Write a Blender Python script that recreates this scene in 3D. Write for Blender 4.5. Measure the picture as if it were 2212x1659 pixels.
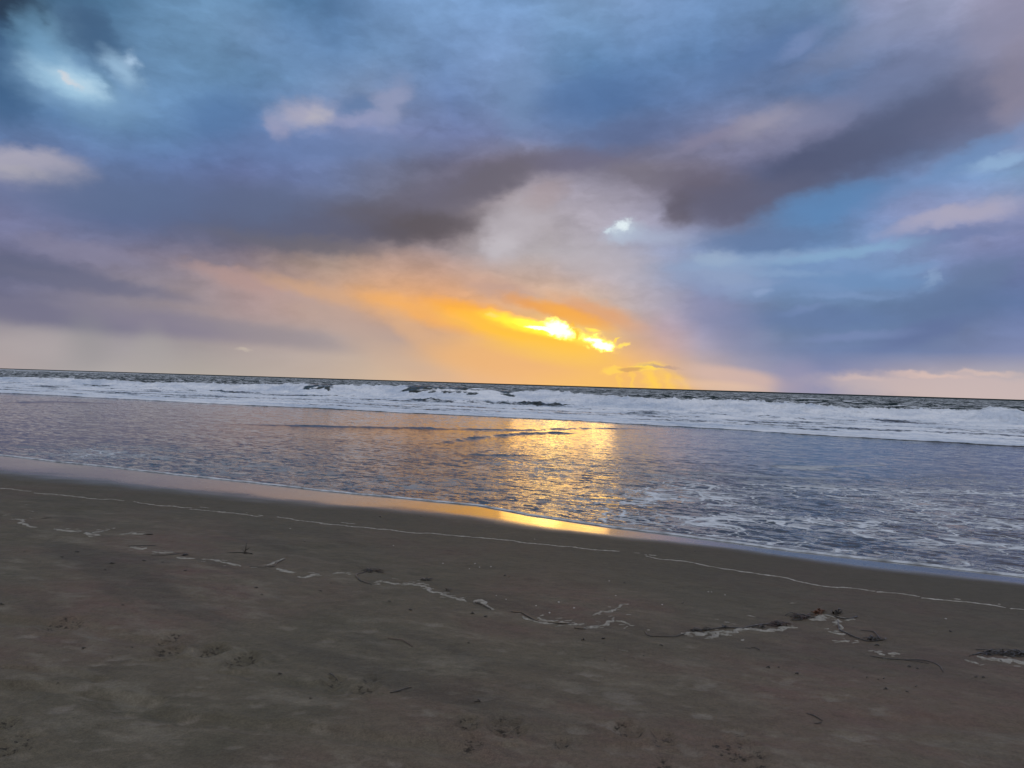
import bpy, bmesh, math, random
import numpy as np
from mathutils import Matrix, Vector

# ------------------------------------------------------------------ clear
for o in list(bpy.data.objects):
    bpy.data.objects.remove(o)
scene = bpy.context.scene
C = scene.collection
rad = math.radians
random.seed(7)
rng = np.random.default_rng(11)

# ------------------------------------------------------------------ camera
PW, PH = 2212.0, 1659.0          # the photograph's measuring frame
F = 1640.0                       # focal length in those pixels
ROLL = rad(1.76)
H = 1.98                         # eye height above the still water
cam_d = bpy.data.cameras.new('camera')
cam = bpy.data.objects.new('camera', cam_d)
C.objects.link(cam)
cam_d.sensor_width = 36.0
cam_d.lens = 36.0 * F / PW
cam_d.clip_start = 0.05
cam_d.clip_end = 60000.0
cam.matrix_world = Matrix.Translation((0, 0, H)) @ Matrix.Rotation(rad(90), 4, 'X') @ Matrix.Rotation(ROLL, 4, 'Z')
scene.camera = cam
scene.render.resolution_x, scene.render.resolution_y = 1024, 768
scene.view_settings.view_transform = 'Standard'
scene.view_settings.look = 'None'
scene.view_settings.exposure = 0.0
scene.view_settings.gamma = 1.0


def pdir(X, Y):
    cx = (X - PW / 2) / F
    cy = (PH / 2 - Y) / F
    c, s = math.cos(ROLL), math.sin(ROLL)
    return cx * c - cy * s, 1.0, cx * s + cy * c


def azel(X, Y):
    x, y, z = pdir(X, Y)
    return math.degrees(math.atan2(x, y)), math.degrees(math.atan2(z, math.hypot(x, y)))


def px_of(az, el):
    a, e = rad(az), rad(el)
    x, y, z = math.sin(a) * math.cos(e), math.cos(a) * math.cos(e), math.sin(e)
    x, z = x / y, z / y
    c, s = math.cos(ROLL), math.sin(ROLL)
    cx, cy = x * c + z * s, -x * s + z * c
    return cx * F + PW / 2, PH / 2 - cy * F


def lin(c):
    return tuple(((v / 255.0) / 12.92 if v / 255.0 <= 0.04045 else ((v / 255.0 + 0.055) / 1.055) ** 2.4) for v in c)


def tone(c):
    """evening cloud tones: less violet, a little deeper; warm ones left alone"""
    r, g, b = [float(v) for v in c]
    if r > b + 12:
        k = min(1.0, (r - b - 12) / 40)
        q = 0.96 + 0.04 * k
        return r * q, g * q, b * q
    d = max(0.0, b - r)
    w = min(1.0, max(0.0, (156 - g) / 40))
    g += 0.055 * d * w - 0.035 * d * (1 - w)
    r += 0.03 * d * (1 - w)
    b -= d * (0.115 * w + 0.05 * (1 - w))
    m = min(r, b) - g
    if m > 0:
        g += 0.35 * m
    y = (r + g + b) / 3
    q = 0.97 + 0.03 * min(1.0, max(0.0, (y - 95) / 85))
    return r * q, g * q, b * q


# ------------------------------------------------------------------ sky
SUN_AZ, SUN_EL = azel(1222, 722)
world = bpy.data.worlds.new("World")
scene.world = world
world.use_nodes = True
wt = world.node_tree
wt.nodes.clear()
WN, WL = wt.nodes, wt.links


def wnode(t, **kw):
    n = WN.new(t)
    for k, v in kw.items():
        setattr(n, k, v)
    return n


def wmath(op, a, b=None, c=None, clamp=False):
    n = wnode('ShaderNodeMath', operation=op, use_clamp=clamp)
    for i, v in enumerate((a, b, c)):
        if v is None:
            continue
        if isinstance(v, (int, float)):
            n.inputs[i].default_value = v
        else:
            WL.new(v, n.inputs[i])
    return n.outputs[0]


def wvec(op, a, b=None):
    n = wnode('ShaderNodeVectorMath', operation=op)
    for i, v in enumerate((a, b)):
        if v is None:
            continue
        if isinstance(v, tuple):
            n.inputs[i].default_value = v
        else:
            WL.new(v, n.inputs[i])
    return n


def wmix(fac, a, b, blend='MIX'):
    n = wnode('ShaderNodeMix', data_type='RGBA', blend_type=blend)
    n.clamp_factor = True
    for s, v in ((0, fac), (6, a), (7, b)):
        if isinstance(v, (int, float)):
            n.inputs[s].default_value = v
        elif isinstance(v, tuple):
            n.inputs[s].default_value = (*v[:3], 1)
        else:
            WL.new(v, n.inputs[s])
    return n.outputs[2]


def wrange(v, a, b, c=0.0, d=1.0, smooth=True):
    n = wnode('ShaderNodeMapRange', interpolation_type='SMOOTHSTEP' if smooth else 'LINEAR')
    WL.new(v, n.inputs[0])
    for i, q in enumerate((a, b, c, d)):
        n.inputs[i + 1].default_value = q
    return n.outputs[0]


# colours of the clouds, a coarse sheet of values read at 138 x 92 steps
GX = [i * PW / 16 for i in range(17)]
GY = [0, 92, 184, 276, 368, 460, 552, 644, 736, 782, 830]
GRID = [
 [(48,62,92),(78,112,158),(80,112,160),(106,146,186),(98,138,184),(84,116,172),(112,150,196),(120,160,204),(118,162,208),(124,160,200),(122,156,198),(112,146,192),(104,134,180),(104,130,172),(146,154,186),(156,162,190),(148,146,176)],
 [(60,92,140),(92,128,172),(95,130,175),(108,150,190),(112,148,190),(98,134,186),(108,146,192),(114,150,196),(124,158,204),(104,144,190),(104,140,190),(96,130,186),(100,124,180),(112,136,186),(128,140,180),(130,138,172),(150,146,172)],
 [(66,98,152),(112,156,196),(112,154,196),(106,148,192),(98,136,184),(110,140,184),(122,146,186),(106,134,188),(118,150,192),(90,124,184),(92,124,186),(98,128,186),(96,120,176),(98,118,170),(110,126,172),(118,128,166),(146,140,168)],
 [(92,118,176),(88,118,178),(104,142,188),(92,124,182),(98,124,182),(112,130,182),(124,138,184),(114,128,182),(108,124,176),(92,114,172),(98,112,164),(116,120,162),(140,140,170),(134,134,170),(98,108,150),(102,108,146),(128,140,184)],
 [(130,136,180),(120,134,184),(100,122,182),(102,120,180),(108,120,178),(104,120,176),(108,114,150),(112,110,138),(136,122,142),(128,122,144),(128,122,146),(122,116,142),(98,102,144),(86,94,134),(96,110,158),(112,150,200),(130,166,206)],
 [(120,122,165),(116,122,168),(92,106,160),(100,108,158),(102,106,140),(104,104,128),(108,104,122),(142,128,142),(176,164,174),(172,164,180),(162,158,180),(112,110,140),(104,114,156),(88,126,186),(130,148,194),(150,156,192),(136,144,186)],
 [(116,116,152),(124,122,154),(130,122,150),(124,114,138),(124,108,122),(154,138,132),(168,150,150),(168,152,158),(172,164,170),(176,168,178),(156,164,190),(132,158,198),(110,144,192),(116,154,200),(120,146,190),(114,128,178),(112,120,172)],
 [(106,106,138),(126,122,148),(142,132,150),(160,144,152),(176,150,148),(198,162,142),(228,172,124),(230,168,116),(206,164,136),(196,168,156),(172,168,182),(138,148,186),(106,128,172),(102,128,178),(100,124,172),(94,112,164),(98,116,174)],
 [(166,156,160),(160,152,158),(150,142,154),(150,140,152),(162,148,152),(168,156,158),(180,162,158),(212,172,138),(244,186,96),(254,206,88),(200,164,150),(154,154,182),(110,128,168),(104,126,172),(102,124,172),(110,124,168),(120,134,182)],
 [(178,166,166),(170,164,164),(176,170,168),(182,174,168),(186,174,168),(192,176,166),(204,180,160),(222,180,140),(234,182,124),(240,186,112),(238,184,116),(176,160,168),(134,144,184),(112,130,184),(118,132,182),(124,138,182),(134,144,182)],
 [(178,166,164),(172,164,164),(178,170,166),(182,174,166),(188,176,166),(196,178,164),(208,182,156),(224,182,144),(236,184,130),(242,190,112),(240,188,112),(206,176,154),(170,158,172),(150,150,178),(196,180,178),(208,190,184),(202,190,186)],
]
GA = np.array([[lin(tone(c)) for c in r] for r in GRID])


def grid_col(X, Y):
    X = min(max(X, 0.0), PW)
    Y = min(max(Y, 0.0), 830.0)
    fx = X / (PW / 16)
    j = 0
    while j < len(GY) - 2 and Y > GY[j + 1]:
        j += 1
    fy = (Y - GY[j]) / (GY[j + 1] - GY[j])
    i = min(int(fx), 15)
    tx = fx - i

    def cat(p0, p1, p2, p3, t):
        return p1 + 0.5 * t * (p2 - p0 + t * (2 * p0 - 5 * p1 + 4 * p2 - p3 + t * (3 * (p1 - p2) + p3 - p0)))
    rows = []
    for jj in (j, j + 1):
        g = GA[jj]
        rows.append(cat(g[max(i - 1, 0)], g[i], g[i + 1], g[min(i + 2, 16)], tx))
    t = fy * fy * (3 - 2 * fy) * 0.5 + fy * 0.5
    return np.clip(rows[0] * (1 - t) + rows[1] * t, 0.001, 2)


tc = wnode('ShaderNodeTexCoord')
sep = wnode('ShaderNodeSeparateXYZ')
WL.new(tc.outputs['Generated'], sep.inputs[0])
DEG = 57.29578
w_az = wmath('MULTIPLY', wmath('ARCTAN2', sep.outputs[0], sep.outputs[1]), DEG)
w_el = wmath('MULTIPLY', wmath('ARCSINE', sep.outputs[2]), DEG)
w_el = wmath('MAXIMUM', w_el, 0.05)
cmb = wnode('ShaderNodeCombineXYZ')
WL.new(w_az, cmb.inputs[0])
WL.new(w_el, cmb.inputs[1])
P0 = cmb.outputs[0]


def after(vec, done):
    """vec unchanged, but worked out only once the colour so far is done (keeps the shader's stack short)"""
    n = wnode('ShaderNodeVectorMath', operation='MULTIPLY_ADD')
    WL.new(done, n.inputs[0])
    n.inputs[1].default_value = (1e-9, 1e-9, 0)
    WL.new(vec, n.inputs[2])
    return n.outputs[0]


def wnoise(src, scale, detail=5.0, rough=0.55, off=(0, 0, 0), rot=0.0, dist=0.0):
    m = wnode('ShaderNodeMapping')
    WL.new(src, m.inputs[0])
    m.inputs['Location'].default_value = off
    m.inputs['Rotation'].default_value = (0, 0, rot)
    m.inputs['Scale'].default_value = scale
    n = wnode('ShaderNodeTexNoise', noise_dimensions='3D')
    WL.new(m.outputs[0], n.inputs['Vector'])
    n.inputs['Scale'].default_value = 1.0
    n.inputs['Detail'].default_value = detail
    n.inputs['Roughness'].default_value = rough
    n.inputs['Distortion'].default_value = dist
    return n


# strength of the swirls fades towards the sea's edge
lift = wrange(w_el, 0.0, 9.0, 0.10, 1.0)


def warp(scale, amp, detail, off, rot=0.0, faded=True):
    n = wnoise(P0, scale, detail, 0.5, off, rot)
    v = wvec('SUBTRACT', n.outputs['Color'], (0.5, 0.5, 0.5))
    v = wvec('MULTIPLY', v.outputs[0], amp)
    if faded:
        s = wnode('ShaderNodeVectorMath', operation='SCALE')
        WL.new(v.outputs[0], s.inputs[0])
        WL.new(lift, s.inputs['Scale'])
        return s.outputs[0]
    return v.outputs[0]


wa = warp((0.14, 0.22, 1), (3.0, 1.3, 0), 5.0, (3.1, 7.7, 0.3), rad(-14))
P1 = wvec('ADD', P0, wa).outputs[0]                        # large soft swirls
wb = warp((0.40, 0.6, 1), (1.7, 1.0, 0), 6.0, (11.0, 2.0, 5.0), rad(-10))
P2 = wvec('ADD', P0, wb).outputs[0]                        # cloud edges
wc = warp((0.95, 1.5, 1), (1.5, 0.85, 0), 6.0, (1.0, 4.0, 9.0), 0.0, False)
P3 = wvec('ADD', P0, wc).outputs[0]                        # torn small edges
P2 = wvec('ADD', P2, warp((0.9, 1.5, 1), (1.4, 0.9, 0), 5.0, (5.0, 1.0, 2.0), rad(-14))).outputs[0]

s1 = wnode('ShaderNodeSeparateXYZ')
WL.new(P1, s1.inputs[0])
AZ0, AZ1, NS = -42.0, 42.0, 31
rampfac = wrange(s1.outputs[0], AZ0, AZ1, 0, 1, smooth=False)
rows_el = [0, 1.5, 3, 4.5, 6, 8, 10, 12, 14, 16, 18, 20.5, 23, 25.5, 28]
col = None
for k, e in enumerate(rows_el):
    r = wnode('ShaderNodeValToRGB')
    cr = r.color_ramp
    cr.interpolation = 'LINEAR'
    while len(cr.elements) < NS:
        cr.elements.new(0.5)
    for i in range(NS):
        cr.elements[i].position = i / (NS - 1)
    for i in range(NS):
        X, Y = px_of(AZ0 + (AZ1 - AZ0) * i / (NS - 1), e)
        c = grid_col(X, Y)
        cr.elements[i].color = (*[float(q) for q in c], 1)
    if col is None:
        WL.new(rampfac, r.inputs[0])
        col = r.outputs[0]
    else:
        sk = wnode('ShaderNodeSeparateXYZ')
        WL.new(after(P1, col), sk.inputs[0])
        WL.new(wrange(sk.outputs[0], AZ0, AZ1, 0, 1, smooth=False), r.inputs[0])
        col = wmix(wrange(sk.outputs[1], rows_el[k - 1], e, 0, 1, smooth=False), col, r.outputs[0])

P4 = wvec('ADD', P3, warp((3.0, 3.6, 1), (0.7, 0.6, 0), 4.0, (7.0, 3.0, 1.0), 0.0, False)).outputs[0]   # ragged rims of the bright gaps
# soft streaky body of the cloud
n1 = wnoise(P2, (0.11, 0.24, 1), 4.0, 0.5, (5, 1, 2), rad(-16))
n2 = wnoise(P2, (0.42, 0.85, 1), 4.0, 0.52, (2, 9, 4), rad(-12))
v1 = wrange(n1.outputs[0], 0.25, 0.75, 0.80, 1.20, smooth=False)
v2 = wrange(n2.outputs[0], 0.25, 0.75, 0.89, 1.11, smooth=False)
n3 = wnoise(P3, (0.5, 1.5, 1), 5.0, 0.62, (9, 2, 7), rad(-18))
vv = wmath('MULTIPLY', wmath('MULTIPLY', v1, v2), wrange(n3.outputs[0], 0.3, 0.7, 0.95, 1.05, smooth=False))
vv = wmath('ADD', wmath('MULTIPLY', wmath('SUBTRACT', vv, 1.0), lift), 1.0)
vc = wnode('ShaderNodeVectorMath', operation='SCALE')
WL.new(col, vc.inputs[0])
WL.new(vv, vc.inputs['Scale'])
col = vc.outputs[0]


def blob(X, Y, rx, ry, ang, c, op=1.0, soft=0.8, P=None, gain=1.0):
    """a patch of cloud: centre and radii in photo pixels, turned by ang degrees (up to the right)"""
    global col
    a, e = azel(X, Y)
    k = math.degrees(1 / F)
    m = wnode('ShaderNodeMapping', vector_type='TEXTURE')
    WL.new(after(P2 if P is None else P, col), m.inputs[0])
    m.inputs['Location'].default_value = (a, e, 0)
    m.inputs['Rotation'].default_value = (0, 0, rad(ang))
    m.inputs['Scale'].default_value = (rx * k * 1.08, ry * k * 1.08, 1)
    l = wvec('LENGTH', m.outputs[0])
    fac = wrange(l.outputs['Value'], 1.0, max(0.0, 1.0 - soft), 0.0, op)
    cc = tuple(q * gain for q in lin(tone(c) if gain == 1.0 else c))
    col = wmix(fac, col, cc)


# upper left: the break with pale blue light, dark rolls round it
blob(30, 20, 100, 60, -20, (42, 56, 84), 0.8)
blob(15, 170, 70, 110, 0, (62, 92, 146), 0.7)
blob(120, 90, 50, 80, -35, (124, 172, 206), 0.55)
blob(180, 60, 75, 60, -50, (66, 90, 136), 0.75)
blob(235, 110, 45, 95, 40, (70, 98, 146), 0.75)
blob(170, 190, 150, 70, -8, (122, 164, 200), 0.7)
blob(148, 172, 95, 40, -12, (162, 204, 230), 0.9, P=P3)
blob(262, 150, 60, 30, -34, (150, 188, 218), 0.9, 1.0, P=P3)
blob(60, 60, 40, 60, -30, (104, 150, 186), 0.6, P=P3)
blob(95, 110, 30, 60, 30, (116, 164, 200), 0.6, P=P3)
blob(284, 130, 24, 20, -20, (172, 204, 232), 0.8, 1.0, P=P3)
blob(150, 170, 24, 9, -35, (236, 216, 210), 0.9, P=P3)
blob(225, 172, 55, 16, -45, (92, 124, 166), 0.5, 1.0, P=P3)
blob(165, 176, 70, 20, -14, (184, 214, 232), 0.7, 1.0, P=P3)
# pink cloud at the left edge
blob(66, 362, 122, 42, 3, (172, 168, 186), 0.9, 0.6)
blob(50, 372, 60, 16, 0, (186, 178, 186), 0.5)
blob(120, 430, 170, 50, 0, (112, 120, 168), 0.5)
# lit cloud in the upper middle
blob(655, 248, 92, 40, 10, (168, 168, 190), 0.9, 0.9)
blob(690, 250, 44, 24, 10, (186, 180, 190), 0.6, 1.0)
blob(600, 285, 28, 34, 25, (156, 160, 190), 0.7)
blob(845, 225, 75, 45, 55, (148, 158, 190), 0.75)
blob(770, 258, 85, 22, 8, (148, 156, 190), 0.7)
blob(768, 225, 48, 28, 10, (100, 124, 176), 0.85)
blob(480, 250, 90, 60, 10, (86, 116, 178), 0.6)
blob(700, 320, 300, 40, 6, (102, 122, 178), 0.55)
# broad dark roll, left centre
blob(850, 482, 300, 68, 6, (98, 92, 108), 0.95)
blob(900, 495, 170, 40, 6, (92, 84, 96), 0.8)
blob(590, 490, 300, 66, 1, (94, 96, 126), 0.85)
blob(640, 526, 240, 26, -2, (110, 104, 118), 0.7)
blob(1010, 400, 220, 50, 18, (104, 102, 128), 0.85)
blob(1240, 345, 190, 34, 3, (108, 104, 134), 0.8)
blob(1390, 380, 130, 36, -8, (116, 110, 130), 0.8)
blob(330, 440, 190, 60, 8, (88, 106, 164), 0.65)
blob(560, 440, 160, 50, 8, (96, 108, 152), 0.6)
blob(400, 440, 420, 95, 4, (94, 104, 146), 0.6)
blob(230, 420, 220, 60, 5, (98, 114, 160), 0.4)
blob(1060, 392, 175, 46, 22, (106, 100, 118), 0.8)
# pale swelling right of it
blob(1110, 500, 120, 75, 35, (182, 174, 186), 0.75)
blob(1080, 530, 55, 35, 20, (196, 190, 200), 0.55)
blob(1180, 420, 70, 40, 30, (164, 146, 152), 0.5)
blob(1290, 560, 160, 60, -8, (180, 174, 186), 0.5)
# blue-grey centre
blob(1270, 215, 190, 70, 12, (82, 110, 174), 0.6)
blob(1350, 290, 170, 45, 8, (92, 106, 158), 0.6)
blob(1120, 215, 60, 110, 0, (112, 144, 190), 0.4)
# big dark slanting roll, right
blob(1900, 300, 320, 74, 17, (86, 94, 134), 0.95)
blob(1760, 350, 190, 44, 10, (82, 88, 126), 0.9)
blob(1540, 420, 150, 70, -10, (102, 96, 120), 0.95)
blob(1470, 455, 52, 44, -30, (96, 88, 106), 0.85)
blob(1600, 460, 120, 28, 8, (98, 98, 128), 0.7)
blob(2080, 215, 150, 60, 28, (104, 108, 146), 0.55)
blob(1650, 262, 120, 38, 14, (154, 150, 172), 0.8, 1.0)
blob(1770, 252, 100, 34, 12, (144, 144, 170), 0.6, 1.0)
blob(1530, 300, 110, 24, 20, (136, 130, 160), 0.6)
blob(1640, 120, 170, 36, 24, (92, 118, 178), 0.6)
blob(1730, 95, 60, 24, 26, (128, 150, 196), 0.5)
blob(1900, 70, 210, 40, 20, (132, 142, 174), 0.5)
blob(1930, 180, 300, 56, 20, (112, 120, 162), 0.6)
blob(2120, 250, 150, 70, 30, (106, 108, 144), 0.6)
blob(2170, 60, 90, 190, 0, (142, 140, 168), 0.6)
blob(2190, 190, 50, 100, 0, (144, 134, 158), 0.6)
blob(1640, 425, 240, 52, 6, (94, 96, 128), 0.75)
blob(1960, 270, 240, 70, 22, (92, 98, 134), 0.5)
# blue opening below the roll
blob(1790, 440, 180, 46, 12, (92, 134, 192), 0.85)
blob(1660, 520, 190, 36, 4, (94, 118, 174), 0.75)
blob(2080, 350, 150, 26, 24, (110, 146, 196), 0.7)
blob(2160, 350, 75, 20, 8, (142, 178, 214), 0.8)
blob(2000, 480, 110, 22, 12, (160, 164, 194), 0.8)
blob(2090, 462, 120, 28, 6, (170, 166, 190), 0.85)
blob(2060, 510, 130, 16, 6, (112, 126, 178), 0.8)
blob(1720, 604, 330, 62, -3, (116, 152, 198), 0.75)
blob(1560, 590, 120, 54, -10, (144, 166, 200), 0.7)
blob(1640, 562, 250, 22, 4, (136, 168, 204), 0.8, 1.0, P=P3)
blob(1700, 590, 150, 12, -4, (132, 166, 204), 0.6, 1.0, P=P3)
blob(1600, 620, 120, 12, 8, (134, 160, 200), 0.5, 1.0, P=P3)
blob(1840, 640, 140, 10, -2, (124, 156, 200), 0.5, 1.0, P=P3)
blob(1830, 545, 190, 17, 6, (130, 172, 208), 0.75)
blob(1540, 560, 70, 20, 0, (150, 176, 204), 0.6)
blob(1880, 605, 160, 26, -4, (106, 144, 194), 0.7)
blob(2014, 603, 30, 16, 60, (138, 168, 204), 0.6, 1.0, P=P4)
blob(1960, 585, 70, 14, 10, (120, 160, 204), 0.5, P=P3)
blob(2110, 600, 95, 44, 22, (104, 122, 168), 0.8)
blob(1645, 633, 26, 10, 14, (134, 162, 202), 0.8, P=P3)
blob(1730, 670, 60, 12, 14, (120, 146, 194), 0.6)
blob(1760, 690, 260, 34, 0, (98, 122, 180), 0.6)
blob(2060, 660, 150, 50, 8, (96, 116, 168), 0.6)
blob(1990, 720, 110, 30, 18, (96, 110, 168), 0.6)
blob(1850, 726, 130, 14, 4, (120, 140, 190), 0.6)
blob(1560, 690, 120, 70, -30, (122, 132, 176), 0.5)
# pale break high centre
blob(1350, 505, 60, 26, 10, (176, 192, 212), 0.8, P=P3)
blob(1400, 512, 120, 26, -4, (164, 180, 206), 0.6, 1.0, P=P3)
blob(1340, 492, 44, 22, 18, (188, 206, 222), 0.8, 1.0, P=P4)
blob(1345, 486, 26, 12, 18, (226, 240, 246), 0.95, 0.9, P=P4)
blob(1316, 498, 16, 7, 35, (206, 224, 234), 0.8, 1.0, P=P4)
# lower left layers
blob(60, 585, 200, 34, -4, (96, 100, 134), 0.85)
blob(200, 612, 230, 24, -5, (112, 112, 142), 0.7)
blob(180, 545, 150, 22, -6, (136, 132, 162), 0.6)
blob(560, 620, 200, 30, -10, (186, 160, 158), 0.5)
blob(110, 680, 260, 36, -5, (116, 114, 144), 0.85)
blob(380, 700, 240, 34, -5, (134, 126, 150), 0.8)
blob(600, 726, 200, 30, -6, (150, 138, 150), 0.7)
blob(100, 745, 140, 40, 0, (178, 168, 170), 0.5)
blob(190, 740, 60, 80, 4, (148, 146, 150), 0.5, 1.0, P=P0)
blob(330, 745, 40, 60, 6, (160, 156, 158), 0.35, 1.0, P=P0)
blob(330, 765, 60, 50, 4, (172, 166, 164), 0.4, P=P0)
blob(525, 753, 22, 5, -4, (208, 196, 180), 0.5, P=P3)
# orange band that falls to the sun
blob(520, 604, 130, 24, -12, (182, 150, 144), 0.6)
blob(700, 634, 190, 24, -13, (208, 166, 134), 0.65)
blob(920, 676, 200, 32, -14, (244, 176, 98), 0.8)
blob(760, 700, 190, 40, -20, (184, 162, 156), 0.6)
blob(860, 770, 170, 44, -20, (198, 172, 154), 0.55)
blob(1010, 668, 130, 24, -9, (250, 172, 66), 0.85)
blob(880, 706, 90, 34, -35, (222, 176, 136), 0.5)
blob(1080, 775, 230, 50, -4, (232, 178, 122), 0.75)
blob(1080, 625, 110, 26, -8, (190, 158, 148), 0.7)
blob(1105, 640, 16, 26, -50, (206, 160, 130), 0.7, P=P3)
blob(1290, 676, 130, 34, -16, (220, 160, 118), 0.8)
blob(1190, 666, 140, 20, -12, (232, 156, 80), 0.8)
blob(1240, 684, 110, 22, -18, (244, 172, 78), 0.8, P=P3)
blob(1130, 720, 230, 38, -13, (255, 196, 60), 0.9)
blob(1190, 762, 190, 34, -9, (244, 194, 92), 0.6)
blob(1080, 702, 130, 20, -14, (255, 168, 60), 0.8, gain=1.35)
blob(1130, 706, 105, 16, -13, (255, 170, 44), 0.9, gain=2.0)
blob(1165, 708, 150, 19, -13, (255, 190, 50), 0.8, gain=2.0)
# the lit gap the sun stands behind
blob(1180, 705, 78, 9, -9, (255, 230, 70), 1.0, 0.8, P=P3, gain=2.2)
blob(1065, 681, 22, 6, -10, (255, 222, 110), 0.9, P=P3)
blob(1205, 710, 54, 22, -14, (255, 222, 84), 0.9, 1.0, P=P4, gain=1.6)
blob(1292, 738, 54, 20, -16, (255, 222, 84), 0.9, 1.0, P=P4, gain=1.6)
blob(1207, 711, 42, 21, -18, (255, 226, 110), 1.0, 0.7, P=P4, gain=2.2)
blob(1209, 712, 34, 15, -18, (255, 222, 120), 1.0, 0.5, P=P4, gain=5.5)
blob(1170, 709, 40, 5, -8, (255, 236, 150), 1.0, 0.6, P=P3, gain=4.0)
blob(1292, 740, 42, 14, -16, (255, 226, 110), 1.0, 0.7, P=P4, gain=2.2)
blob(1294, 741, 34, 10, -16, (255, 222, 120), 1.0, 0.5, P=P4, gain=5.5)
blob(1236, 700, 10, 8, 0, (250, 186, 60), 0.7, P=P4)
blob(1281, 714, 20, 5, -4, (255, 222, 90), 0.9, P=P3, gain=1.2)
blob(1247, 722, 6, 16, 10, (250, 190, 60), 0.8, P=P3)
blob(1345, 748, 20, 5, 25, (255, 222, 100), 0.9, 0.8, P=P3, gain=1.1)
blob(1334, 735, 10, 4, 45, (255, 216, 80), 0.9, 0.8, P=P3, gain=1.1)
# low torn cloud with rays under it
blob(1425, 826, 110, 30, -12, (244, 188, 108), 0.6, P=P0)
for (X, rx, an, op) in ((1340, 9, 4, 0.4), (1366, 9, 12, 0.6), (1408, 24, 24, 0.9), (1442, 20, 32, 0.7), (1470, 16, 42, 0.45)):
    blob(X, 822, rx * 0.9, 46, an, (255, 208, 88), op, 1.0, P=P3)
blob(1398, 793, 46, 11, 4, (255, 218, 92), 0.9, 0.7, P=P3)
blob(1325, 799, 34, 10, 8, (255, 212, 96), 0.8, 0.7, P=P3)
blob(1362, 797, 38, 6, 4, (206, 160, 104), 0.85, 0.6, P=P3)
blob(1430, 791, 55, 4, -3, (186, 156, 140), 0.85, 0.7, P=P3)
# right end of the horizon
blob(1590, 815, 150, 26, -8, (214, 184, 172), 0.75, 0.7)
blob(1560, 835, 130, 16, -4, (232, 196, 168), 0.6)
blob(1720, 830, 60, 60, -20, (146, 146, 178), 0.6)
blob(2080, 838, 300, 32, -2, (208, 188, 186), 0.8, 0.6, P=P3)
blob(2010, 810, 90, 7, -3, (222, 194, 184), 0.7, 0.9, P=P3)
blob(2130, 806, 80, 8, -2, (220, 194, 184), 0.7, 0.9, P=P3)
blob(1860, 816, 60, 8, 2, (212, 190, 186), 0.6, P=P3)
blob(1860, 840, 70, 26, 0, (184, 170, 180), 0.5, P=P0)

# the sky above and behind what the camera sees
hi = wmix(wrange(n1.outputs[0], 0.3, 0.7), lin((164, 172, 192)), lin((206, 208, 214)))
lowb = wmix(wrange(n1.outputs[0], 0.3, 0.7), lin((168, 174, 196)), lin((208, 208, 216)))
back = wmix(wrange(w_el, 5, 40), lowb, hi)
col = wmix(wrange(w_el, 29, 46), col, hi)
absaz = wmath('ABSOLUTE', w_az)
col = wmix(wrange(absaz, 42, 75), col, back)
# clear evening air behind the cloud sheet
sky = wnode('ShaderNodeTexSky', sky_type='NISHITA')
sky.sun_disc = False
sky.sun_elevation = rad(SUN_EL)
sky.sun_rotation = rad(SUN_AZ)
sky.air_density = 1.2
sky.dust_density = 1.5
scl = wnode('ShaderNodeVectorMath', operation='SCALE')
WL.new(col, scl.inputs[0])
scl.inputs['Scale'].default_value = 10.0
col = wmix(0.012, scl.outputs[0], sky.outputs[0])
hs = wnode('ShaderNodeHueSaturation')
hs.inputs['Saturation'].default_value = 1.0
WL.new(col, hs.inputs['Color'])
col = hs.outputs[0]
bg = wnode('ShaderNodeBackground')
bg.inputs[1].default_value = 0.1
WL.new(col, bg.inputs[0])
wo = wnode('ShaderNodeOutputWorld')
WL.new(bg.outputs[0], wo.inputs[0])
world.cycles.sampling_method = 'NONE'
scene.cycles.max_bounces = 3
scene.cycles.diffuse_bounces = 1
scene.cycles.glossy_bounces = 2
scene.cycles.use_adaptive_sampling = True
scene.cycles.adaptive_threshold = 0.015
scene.cycles.use_denoising = True
scene.cycles.sample_clamp_indirect = 2.0
scene.cycles.adaptive_min_samples = 12

# ------------------------------------------------------------------ sun
sd = bpy.data.lights.new('sun', 'SUN')
sd.energy = 0.028
sd.angle = rad(8)
sd.color = (1.0, 0.52, 0.13)
so = bpy.data.objects.new('sun', sd)
C.objects.link(so)
sv = Vector((math.sin(rad(SUN_AZ)) * math.cos(rad(SUN_EL)), math.cos(rad(SUN_AZ)) * math.cos(rad(SUN_EL)), math.sin(rad(SUN_EL))))
so.rotation_euler = sv.to_track_quat('Z', 'Y').to_euler()
so.location = sv * 50

# ------------------------------------------------------------------ noise
_perm = rng.permutation(256)
_perm = np.concatenate([_perm, _perm, _perm])
_ang = rng.random(256) * 2 * np.pi
_gx, _gy = np.cos(_ang), np.sin(_ang)


def perlin(x, y):
    xi = np.floor(x).astype(np.int64)
    yi = np.floor(y).astype(np.int64)
    xf, yf = x - xi, y - yi
    xi &= 255
    yi &= 255
    u = xf * xf * xf * (xf * (xf * 6 - 15) + 10)
    v = yf * yf * yf * (yf * (yf * 6 - 15) + 10)

    def g(i, j, dx, dy):
        h = _perm[_perm[i & 255] + (j & 255)]
        return _gx[h] * dx + _gy[h] * dy
    a = g(xi, yi, xf, yf)
    b = g(xi + 1, yi, xf - 1, yf)
    c = g(xi, yi + 1, xf, yf - 1)
    d = g(xi + 1, yi + 1, xf - 1, yf - 1)
    return (a + u * (b - a) + v * (c - a + u * (a - b - c + d))) * 1.45


def fbm(x, y, octv=4, gain=0.5):
    s, a = 0.0, 1.0
    for i in range(octv):
        s = s + a * perlin(x * 2 ** i + 17.3 * i, y * 2 ** i - 9.1 * i)
        a *= gain
    return s


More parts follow.
